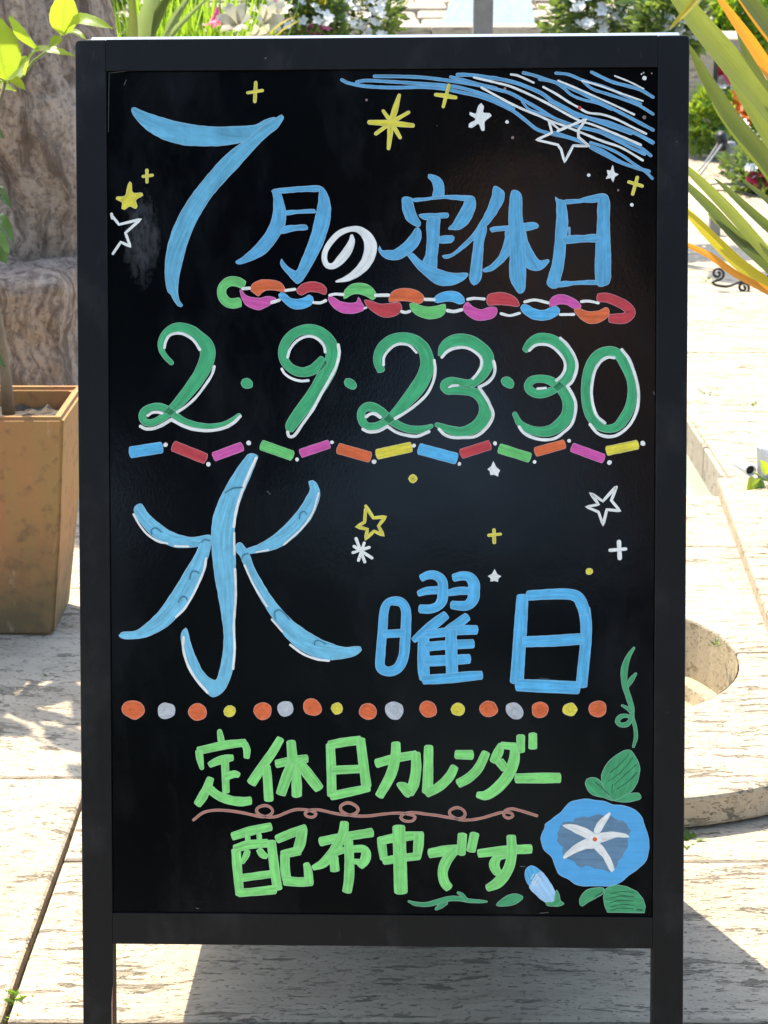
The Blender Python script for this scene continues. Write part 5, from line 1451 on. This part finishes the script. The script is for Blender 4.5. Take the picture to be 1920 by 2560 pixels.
def bush(name, label, cat, px, py, d, rad, n, size, mat, seedv, flowers=(), stems=True):
    c = at(px, py, d)
    e_ = empty(name, (c.x, c.y, 0))
    tag(e_, label, cat)
    f_ = world_child('foliage', leaf_cloud(c, rad, n, size, seedv), M[mat], e_)
    f_['kind'] = 'stuff'
    if stems:
        rr = random.Random(seedv)
        for k in range(4):
            world_child('stem', tube('stem', [(c.x + rr.uniform(-.05, .05), c.y + rr.uniform(-.05, .05), -0.05), (c.x + rr.uniform(-.6, .6) * rad[0], c.y + rr.uniform(-.4, .4) * rad[1], c.z)], [.012, .006], 6), M['twig'], e_)
    for (kind, fx, fy, s) in flowers:
        p = at(fx, fy, d - rad[1] * rnd.uniform(.55, .9))
        put_flower(kind, p, e_, s)
    return e_
rf = random.Random(5)
def scatter(kind, x0, y0, x1, y1, n, s=1.0):
    return [(kind, rf.uniform(x0, x1), rf.uniform(y0, y1), s * rf.uniform(.7, 1.25)) for _ in range(n)]

# strap leaved clump and bright blades at the top left
cl = empty('strap_leaf_plant', (at(360, 60, 5.6).x, 5.6, 0))
tag(cl, 'clump of pale green strap leaves rising behind the top left corner of the sign', 'plant')
for i, (b, m_, t_, w, mt) in enumerate((((300, 240), (340, 90), (420, -60), 42, 'leaf_pale'), ((330, 240), (375, 80), (440, -50), 34, 'flax_dark'), ((350, 240), (360, 60), (395, -60), 40, 'leaf_pale'), ((380, 240), (430, 60), (480, -20), 26, 'leaf_pale'), ((300, 240), (330, 110), (330, -40), 28, 'flax_dark'), ((350, 260), (410, 110), (520, -10), 22, 'leaf_pale'))):
    Q = catmull([(b[0], b[1], w * .7), (m_[0], m_[1], w), (t_[0], t_[1], w * .35)], 20)
    V, Fc = [], []
    for j, q_ in enumerate(Q):
        d = 5.6 - .25 * (j / len(Q)) - .04 * i
        ww = q_[2] / 2
        V += [at(q_[0] - ww, q_[1], d), at(q_[0], q_[1] + 3, d + .02), at(q_[0] + ww, q_[1] + 2, d)]
    for j in range(len(Q) - 1): Fc += [(3 * j, 3 * j + 1, 3 * j + 4, 3 * j + 3), (3 * j + 1, 3 * j + 2, 3 * j + 5, 3 * j + 4)]
    world_child('leaf', pymesh('leaf', V, Fc), M[mt], cl, True)
gc = at(470, 40, 6.4)
gr = empty('blade_grass', (gc.x, gc.y, 0))
tag(gr, 'tall clump of bright green grass like blades behind the sign', 'grass clump')
o = world_child('blades', blades((gc.x, gc.y, -.05), .22, 900, 1.25, .010, 3, .22), M['grass'], gr); o['kind'] = 'stuff'

M['petal_cream'] = leaf_mat('cream_petal', (0.50, 0.46, 0.34), (0.5, 0.47, 0.33), 0.4, 0.5, 0.2)
# white lilies
lc = at(640, 60, 6.0)
lily = empty('lily_plant', (lc.x, lc.y, 0))
tag(lily, 'white trumpet lilies with a fading pink bud above the sign', 'lily')
def lily_flower(p, aim, s, mat='petal_cream'):
    aim = Vector(aim).normalized()
    x = aim.cross(Vector((0, 0, 1))).normalized(); y = x.cross(aim)
    V, Fc = [], []
    for k in range(6):
        a = math.tau * k / 6
        d = x * math.cos(a) + y * math.sin(a); sd = -x * math.sin(a) + y * math.cos(a)
        b = len(V)
        for (u, r_, w) in ((0, .06, .10), (.4, .16, .22), (.75, .36, .30), (1.0, .66, .20), (1.02, .90, .02)):
            V += [Vector(p) + (aim * u + d * r_ - sd * w) * s, Vector(p) + (aim * u + d * (r_ - .04)) * s, Vector(p) + (aim * u + d * r_ + sd * w) * s]
        for j in range(4): Fc += [(b + 3 * j, b + 3 * j + 1, b + 3 * j + 4, b + 3 * j + 3), (b + 3 * j + 1, b + 3 * j + 2, b + 3 * j + 5, b + 3 * j + 4)]
    world_child('flower', pymesh('flower', V, Fc), M[mat], lily, True)
lily_flower(at(570, 75, 6.0), (.35, -.5, .5), .058); lily_flower(at(600, 70, 5.95), (-.2, -.7, .45), .064)
lily_flower(at(650, 62, 6.0), (.5, -.6, .3), .06); lily_flower(at(690, 55, 6.05), (.1, -.4, .7), .056)
lily_flower(at(625, 92, 5.9), (.6, -.8, -.1), .06); lily_flower(at(545, 18, 6.1), (0, -.2, -.9), .055, 'petal_pink')
for (x0, x1) in ((600, 585), (640, 640), (660, 690), (610, 548)):
    world_child('stem', tube('stem', [at(x0, 420, 6.1), at((x0 + x1) / 2, 220, 6.1), at(x1, 80 if x1 != 548 else 10, 6.03)], [.008, .006, .004], 6), M['shoot'], lily)
for (b, t_, w) in (((650, 120), (735, 42), 24), ((660, 130), (752, 50), 20), ((600, 150), (520, 60), 18), ((640, 160), (720, 100), 16), ((690, 120), (620, 30), 14)):
    world_child('leaf', leaf_mesh('leaf', at(*b, 5.9), at(*t_, 5.8), w / F * 6.2, (0, -.6, 1), curl=.06, fold=.25, wav=.0), M['flax_yellow' if w > 18 else 'leaf_citrus'], lily)

bush('flowering_bush', 'leafy bush dotted with pink and white blossoms behind the lilies', 'flowering bush', 750, 60, 6.9, (.20, .18, .22), 1500, .045, 'foliage', 21, scatter('white', 690, 0, 800, 70, 10, .8) + [('pink', 775, 74, .7), ('pink', 800, 78, .6), ('pink', 815, 72, .7), ('pink', 690, 4, .7), ('pink', 790, 82, .6)] + scatter('white', 780, 20, 820, 60, 5, 1.2))
bush('white_flower_bush', 'dark bush covered in small white flowers left of the grey post', 'flowering bush', 880, 55, 7.4, (.24, .2, .24), 1700, .04, 'foliage', 22, scatter('white', 810, -10, 960, 90, 60, .85))
bush('yellow_leaf_plant', 'pale yellow leaved plant among the white flowers', 'plant', 790, 40, 7.0, (.05, .05, .08), 120, .06, 'flax_yellow', 23)
bush('olive_bush', 'olive green bush with white flowers along its foot at the top right', 'flowering bush', 1530, 20, 7.6, (.30, .22, .22), 2100, .05, 'foliage', 24, scatter('white', 1440, 20, 1680, 84, 46, 1.0) + scatter('white', 1420, -5, 1560, 40, 16, .8))
bush('corner_bush', 'low green bush behind the top right corner of the sign', 'bush', 1670, 60, 7.0, (.16, .15, .16), 900, .05, 'foliage', 25, scatter('white', 1640, 40, 1740, 110, 12, 1.1))
# flower border at the right
bd = empty('petunia_border', (at(1800, 260, 10.8).x, 10.8, 0))
tag(bd, 'trailing border of white and pink petunias right of the sign', 'flowering plants')
for k in range(6):
    s = k / 5
    px, py, d = 1722 + 198 * s, 150 + 300 * s, 12.6 - 3.6 * s
    c_ = at(px, py, d)
    f_ = world_child('foliage', leaf_cloud((c_.x, c_.y, c_.z * .5), (.20, .24, c_.z * .55 + .03), 420, .05, 60 + k), M['foliage'], bd)
    f_['kind'] = 'stuff'
def on_border(kind, px, py, s_):
    d = 12.35 - 3.6 * (py - 110) / 330
    put_flower(kind, at(px, py, d), bd, s_)
for k in range(24):
    s = k / 23
    on_border('white', 1728 + 190 * s + rf.uniform(-12, 12), 98 + 335 * s + rf.uniform(-16, 16), rf.uniform(1.3, 2.0))
for k in range(14):
    s = k / 13
    on_border('white', 1722 + 120 * s + rf.uniform(-8, 8), 92 + 150 * s + rf.uniform(-14, 14), rf.uniform(1.3, 1.9))
for (kind, x0, y0, x1, y1, n_) in (('pink', 1728, 190, 1764, 252, 9), ('red', 1775, 180, 1832, 212, 5), ('pink', 1770, 180, 1790, 205, 2)):
    for q_ in scatter(kind, x0, y0, x1, y1, n_, 1.9): on_border(*q_)
bush('marigold_plant', 'bushy green plant with bright orange marigolds behind the flax', 'flowering plant', 1880, 275, 11.0, (.19, .16, .19), 900, .05, 'grass', 27,
     [('orange', 1850, 236, 1.7), ('orange', 1868, 288, 2.1), ('orange', 1884, 284, 2.0), ('orange', 1843, 270, 1.4), ('orange', 1862, 304, 1.4), ('orange', 1905, 250, 1.6)], False)
bush('feathery_shrub', 'feathery light green shrub behind the long flax leaves', 'shrub', 1830, 100, 12.8, (.30, .25, .42), 2000, .08, 'grass', 28, (), False)
bush('lime_plant', 'small lime green leafy plant beside the right edge of the sign', 'plant', 1765, 300, 10.6, (.13, .12, .17), 520, .07, 'leaf_citrus', 29, (), False)
bush('red_petunia', 'small red flower cluster beside white blossoms at the right edge', 'flowering plant', 1896, 440, 9.0, (.11, .1, .11), 400, .05, 'foliage', 30,
     scatter('red', 1886, 438, 1915, 466, 8, 1.3) + scatter('white', 1868, 410, 1890, 440, 6, 1.3), False)
# planting in front of the terrace wall
for i, (px, d, rx, rz) in enumerate(((330, 8.4, .40, .42), (60, 9.0, .5, .5), (1990, 14.5, .7, .7), (2250, 12.0, .6, .5))):
    bush('garden_shrub', ('tall green shrub behind the grass blades', 'broad green shrub behind the old tree', 'round green shrub at the far right of the garden', 'large green shrub beyond the right edge')[i], 'shrub', px, 10 + 40 * (i > 1), d, (rx, .3, rz), 2200, .06, 'foliage', 40 + i) 

# weathered post
pc = at(1207, 60, 5.8)
wpx = 49 / F * (pc - EYE).dot(FW)
post = prism('post', rect(-wpx / 2, -wpx / 2, wpx / 2, wpx / 2), 0, 1.35, bev=0.003)
o = link('wooden_post', post, M['post_wood']); o.location = (pc.x, pc.y, -0.02)
tag(o, 'weathered grey square post standing behind the middle of the sign', 'post')

# ------------------------------------------------------------------ iron things at the right
def scroll(cx, cy, d, r_px, tail):
    """flat iron spiral with a bar running off to the right"""
    pts = []
    for k in range(40):
        s = k / 39
        a = R(-60) - s * R(560)
        rr = r_px * (0.16 + 0.84 * s)
        pts.append((cx + rr * math.cos(a), cy + rr * .92 * math.sin(a) * -1))
    return pts
stand = empty('iron_stand', (at(2050, 690, 6.4).x, 6.4, 0))
tag(stand, 'black wrought iron stand with curled scroll feet on the paving', 'iron stand')
for (cx, cy, r_px, tail) in ((1794, 684, 17, [(1790, 713), (1822, 715), (1860, 700), (1925, 690), (2040, 672)]), (1858, 719, 16, [(1848, 742), (1876, 750), (1915, 738), (1980, 722), (2060, 705)])):
    pts = []
    for k in range(30):
        s = k / 29
        a = R(90) + R(520) * s
        rr = r_px * (.18 + .82 * s)
        pts.append((cx + rr * math.cos(a + R(180)), cy + rr * math.sin(a + R(180)) * .95))
    # unwind: spiral ends at the left side and runs under to the right
    pts = pts + [(cx - r_px * .75, cy + r_px * 1.25)] + tail
    P3 = []
    for p in catmull(pts, 4): P3.append(at(p[0], p[1], 6.35))
    world_child('scroll_foot', tube('scroll_foot', P3, .0048, 7), M['iron'], stand)
for k in range(3):
    a = R(100 + 120 * k)
    x, y = at(2060, 690, 6.4).x + .05 + .15 * math.cos(a), 6.45 + .15 * math.sin(a)
    world_child('leg', tube('leg', [(x, y, 0.1), (x, y, .62)], .006, 7), M['iron'], stand)
for z in (.12, .40, .62):
    P3 = [(at(2060, 690, 6.4).x + .05 + .15 * math.cos(k * math.tau / 32), 6.45 + .15 * math.sin(k * math.tau / 32), z) for k in range(33)]
    world_child('ring', tube('ring', P3, .005, 6, False), M['iron'], stand)
# low iron hoop on the paving further back
hp = [at(x, y, 8.7) for x, y in catmull([(1772, 462), (1800, 459), (1850, 461), (1890, 470)], 8)]
o = link('iron_hoop', tube('iron_hoop', hp, .004, 6), M['iron'])
tag(o, 'thin curved iron rod lying on the pale paving', 'iron rod')
o = link('iron_hoop', tube('iron_hoop', [at(x, y, 8.5) for x, y in catmull([(1782, 476), (1820, 477), (1862, 483), (1900, 494)], 8)], .004, 6), M['iron'])
tag(o, 'second curved iron rod just in front of the other', 'iron rod')
# small garden bollard lamp
bp = ground(1817, 421, 0.0)
bl = empty('garden_bollard', (bp.x, bp.y, 0))
tag(bl, 'short grey metal garden bollard with a black lamp head', 'bollard')
V, Fc = [], []
sc_ = (bp - EYE).dot(FW) / F
prof = [(.001, -.016), (20 * sc_, -.016), (20 * sc_, 62 * sc_), (17 * sc_, 66 * sc_), (.001, 66 * sc_)]
for (r_, z_) in prof:
    for k in range(20): V.append((r_ * math.cos(k * math.tau / 20), r_ * math.sin(k * math.tau / 20), z_))
for i in range(len(prof) - 1):
    for k in range(20): Fc.append((i * 20 + k, i * 20 + (k + 1) % 20, (i + 1) * 20 + (k + 1) % 20, (i + 1) * 20 + k))
link('body', pymesh('body', V, Fc), M['grey_metal'], bl, True)
world_child('lamp_head', tube('lamp_head', [at(1803, 372, bp.y - .05), at(1806, 350, bp.y - .08), at(1800, 334, bp.y - .1)], [12 * sc_, 15 * sc_, 11 * sc_], 14), M['iron'], bl)
world_child('strut', tube('strut', [at(1812, 350, bp.y - .06), at(1780, 395, bp.y - .3), at(1752, 436, bp.y - .5)], .006, 6), M['grey_metal'], bl)
world_child('strut', tube('strut', [at(1800, 352, bp.y - .06), at(1768, 400, bp.y - .28), at(1746, 428, bp.y - .45)], .005, 6), M['grey_metal'], bl)
gp = ground(1785, 588)
o = link('stone_stub', prism('stone_stub', rect(-.022, -.022, .022, .022), -.016, .075, bev=.004), M['grey_metal']); o.location = (gp.x, gp.y, 0)
tag(o, 'tiny grey stub post on the paving behind the flax leaves', 'post')

# white spotlight at the right edge, with a trailing sprig
sp_ = at(1905, 1180, 3.78)
spot = empty('garden_spotlight', (sp_.x, sp_.y, BZ))
tag(spot, 'white garden spotlight with a dark lens at the right edge', 'spotlight')
def lathe_along(name, p0, p1, prof, seg=22):
    p0, p1 = Vector(p0), Vector(p1)
    ax = (p1 - p0).normalized(); x = ax.cross(Vector((0, 0, 1))).normalized(); y = x.cross(ax)
    L_ = (p1 - p0).length
    V, Fc = [], []
    for (u, r_) in prof:
        for k in range(seg):
            a = math.tau * k / seg
            V.append(p0 + ax * (u * L_) + (x * math.cos(a) + y * math.sin(a)) * r_)
    for i in range(len(prof) - 1):
        for k in range(seg): Fc.append((i * seg + k, i * seg + (k + 1) % seg, (i + 1) * seg + (k + 1) % seg, (i + 1) * seg + k))
    return pymesh(name, V, Fc)
sc_ = 3.9 / F
a0, a1 = at(1842, 1152, 3.82), at(1877, 1176, 3.72)
world_child('lamp_tube', lathe_along('lamp_tube', a0, a1, [(-.1, .001), (-.08, 13 * sc_), (0, 15 * sc_), (1, 15 * sc_), (1.02, 12 * sc_), (.8, 11 * sc_)]), M['white_plastic'], spot, True)
world_child('lens', lathe_along('lens', a0, a1, [(.90, 12 * sc_), (.93, 6 * sc_), (.93, .001)]), M['iron'], spot, True)
bodyc = [(1892, 1108), (1945, 1108), (1960, 1130), (1960, 1240), (1895, 1240), (1892, 1130)]
V = [at(x, y, 3.72) for x, y in bodyc] + [at(x, y, 3.90) for x, y in bodyc]
n_ = len(bodyc)
bm = bmesh.new()
vs = [bm.verts.new(v) for v in V]
bm.faces.new(vs[:n_]); bm.faces.new(vs[n_:][::-1])
for i in range(n_): bm.faces.new((vs[i], vs[(i + 1) % n_], vs[n_ + (i + 1) % n_], vs[n_ + i]))
bmesh.ops.recalc_face_normals(bm, faces=bm.faces)
bmesh.ops.bevel(bm, geom=bm.edges[:], offset=.007, segments=3, affect='EDGES')
world_child('housing', bm_mesh('housing', bm, True), M['white_plastic'], spot)
sprig = empty('trailing_sprig', at(1915, 1200, 3.66))
tag(sprig, 'trailing sprig with a yellow and two green leaves over the stone ledge', 'sprig')
world_child('stem', tube('stem', [at(1960, 1205, 3.68), at(1912, 1200, 3.66), at(1884, 1180, 3.66)], .0022, 6), M['shoot'], sprig)
for (b, t_, w, mt) in (((1884, 1192), (1868, 1236), 30, 'leaf_citrus'), ((1900, 1190), (1890, 1258), 26, 'leaf_dark'), ((1896, 1215), (1908, 1275), 20, 'leaf_dark'), ((1915, 1195), (1930, 1215), 26, 'leaf_dark'), ((1918, 1185), (1898, 1150), 26, 'leaf_citrus'), ((1925, 1215), (1915, 1262), 30, 'leaf_dark'), ((1930, 1180), (1925, 1130), 30, 'leaf_dark'), ((1905, 1200), (1878, 1218), 20, 'leaf_citrus')):
    world_child('leaf', leaf_mesh('leaf', at(*b, 3.66), at(*t_, 3.62), w / F * 3.8, (.2, -1, .3), curl=.05), M[mt], sprig)

# ------------------------------------------------------------------ weeds in the joints
def weed(px, py, s, label, n=9, mat='grass', z=0.0):
    p = ground(px, py, z)
    rr = random.Random(int(px * 3 + py))
    V, Fc = [], []
    for i in range(n):
        a = rr.uniform(0, 6.28)
        d = Vector((math.cos(a), math.sin(a), rr.uniform(.3, 1.2))).normalized()
        sd = Vector((-d.y, d.x, 0)).normalized()
        L_ = s * rr.uniform(.5, 1.2); b = len(V); w = L_ * .16
        q0 = p + Vector((rr.uniform(-.3, .3) * s, rr.uniform(-.5, .5) * s, -0.006))
        V += [q0, q0 + d * L_ * .5 - sd * w, q0 + d * L_ - Vector((0, 0, L_ * .15)), q0 + d * L_ * .5 + sd * w]
        Fc.append((b, b + 1, b + 2, b + 3))
    o = link('weed', pymesh('weed', V, Fc), M[mat])
    o['group'] = 'weeds growing in the paving joints'
    return tag(o, label, 'weed')
weed(52, 2488, .022, 'small bright weed growing in the open joint lower left', 16)
weed(24, 2535, .014, 'tiny weed at the lower end of the left joint', 8)
weed(98, 2380, .010, 'tiny weed half way along the left joint', 6)
weed(1722, 2094, .026, 'mossy weed tuft under the curved basin rim', 22)
weed(1806, 1408, .026, 'sprawling weed on the paving behind the basin', 14, 'foliage')
weed(1790, 1606, .018, 'small dark weed on the basin rim', 9, 'foliage', BZ)
weed(1772, 985, .030, 'small dry tuft on the paving near the rill', 9, 'foliage')
weed(1840, 1065, .022, 'thin weed on the far right bank paving', 7, 'foliage')
weed(1770, 700, .04, 'faint tuft on the distant paving below the flax', 8, 'foliage')
weed(1812, 2190, .012, 'tiny weed by the straight joint lower right', 6, 'foliage')
weed(1880, 1010, .026, 'little grass tuft on the far paving', 8, 'foliage')
weed(186, 1620, .016, 'weed sprout in front of the planter', 8, 'foliage')
weed(120, 1690, .018, 'dark weed patch on the shaded paving left', 12, 'foliage')

# ------------------------------------------------------------------ garden behind the photographer, mirrored in the glossy board
hedge = empty('hedge', (0, -5.2, 0))
tag(hedge, 'dark green garden hedge behind the viewer', 'hedge')
o = world_child('foliage', leaf_cloud((0.0, -5.2, .75), (7.0, 0.7, 1.4), 8500, .2, 77), M['hedge'], hedge); o['kind'] = 'stuff'
for i, (x, y, z, rx, rz, tr, lab) in enumerate(((-1.7, -5.6, 4.1, 1.6, 1.5, .16, 'leafy tree behind the viewer, on the left'), (1.05, -5.3, 4.4, 1.7, 1.5, .36, 'leafy tree behind the viewer, thick brown trunk and limb added for the reflection'), (4.4, -5.8, 4.2, 1.8, 1.7, .15, 'leafy tree behind the viewer, far right'), (-4.9, -5.8, 4.0, 1.8, 1.8, .15, 'leafy tree behind the viewer, far left'))):
    e_ = empty('garden_tree', (x, y, -.2)); tag(e_, lab, 'tree')
    o = world_child('crown', leaf_cloud((x, y, z - .45), (rx, 1.0, rz + .25), 6500, .24, 80 + i), M['hedge'], e_); o['kind'] = 'stuff'
    world_child('trunk', tube('trunk', [(x, y, -.2), (x + .04, y, 1.2), (x - .03, y, 2.6), (x, y, z)], [tr * 1.2, tr, tr * .9, tr * .6], 14), M['bark'], e_)
    if i == 1:
        M['reflect_brown'] = simple('added_limb_brown', (0.44, 0.28, 0.20), 0.9, 0.3, 20, 0.4)
        world_child('limb', tube('limb', [(1.15, -5.2, .4), (1.12, -4.5, 1.5), (.55, -4.15, 2.3), (.25, -4.1, 2.75), (.05, -4.1, 3.2)], [.14, .17, .30, .33, .2], 16), M['reflect_brown'], e_)  # unseen limb added so the board mirrors a brown patch
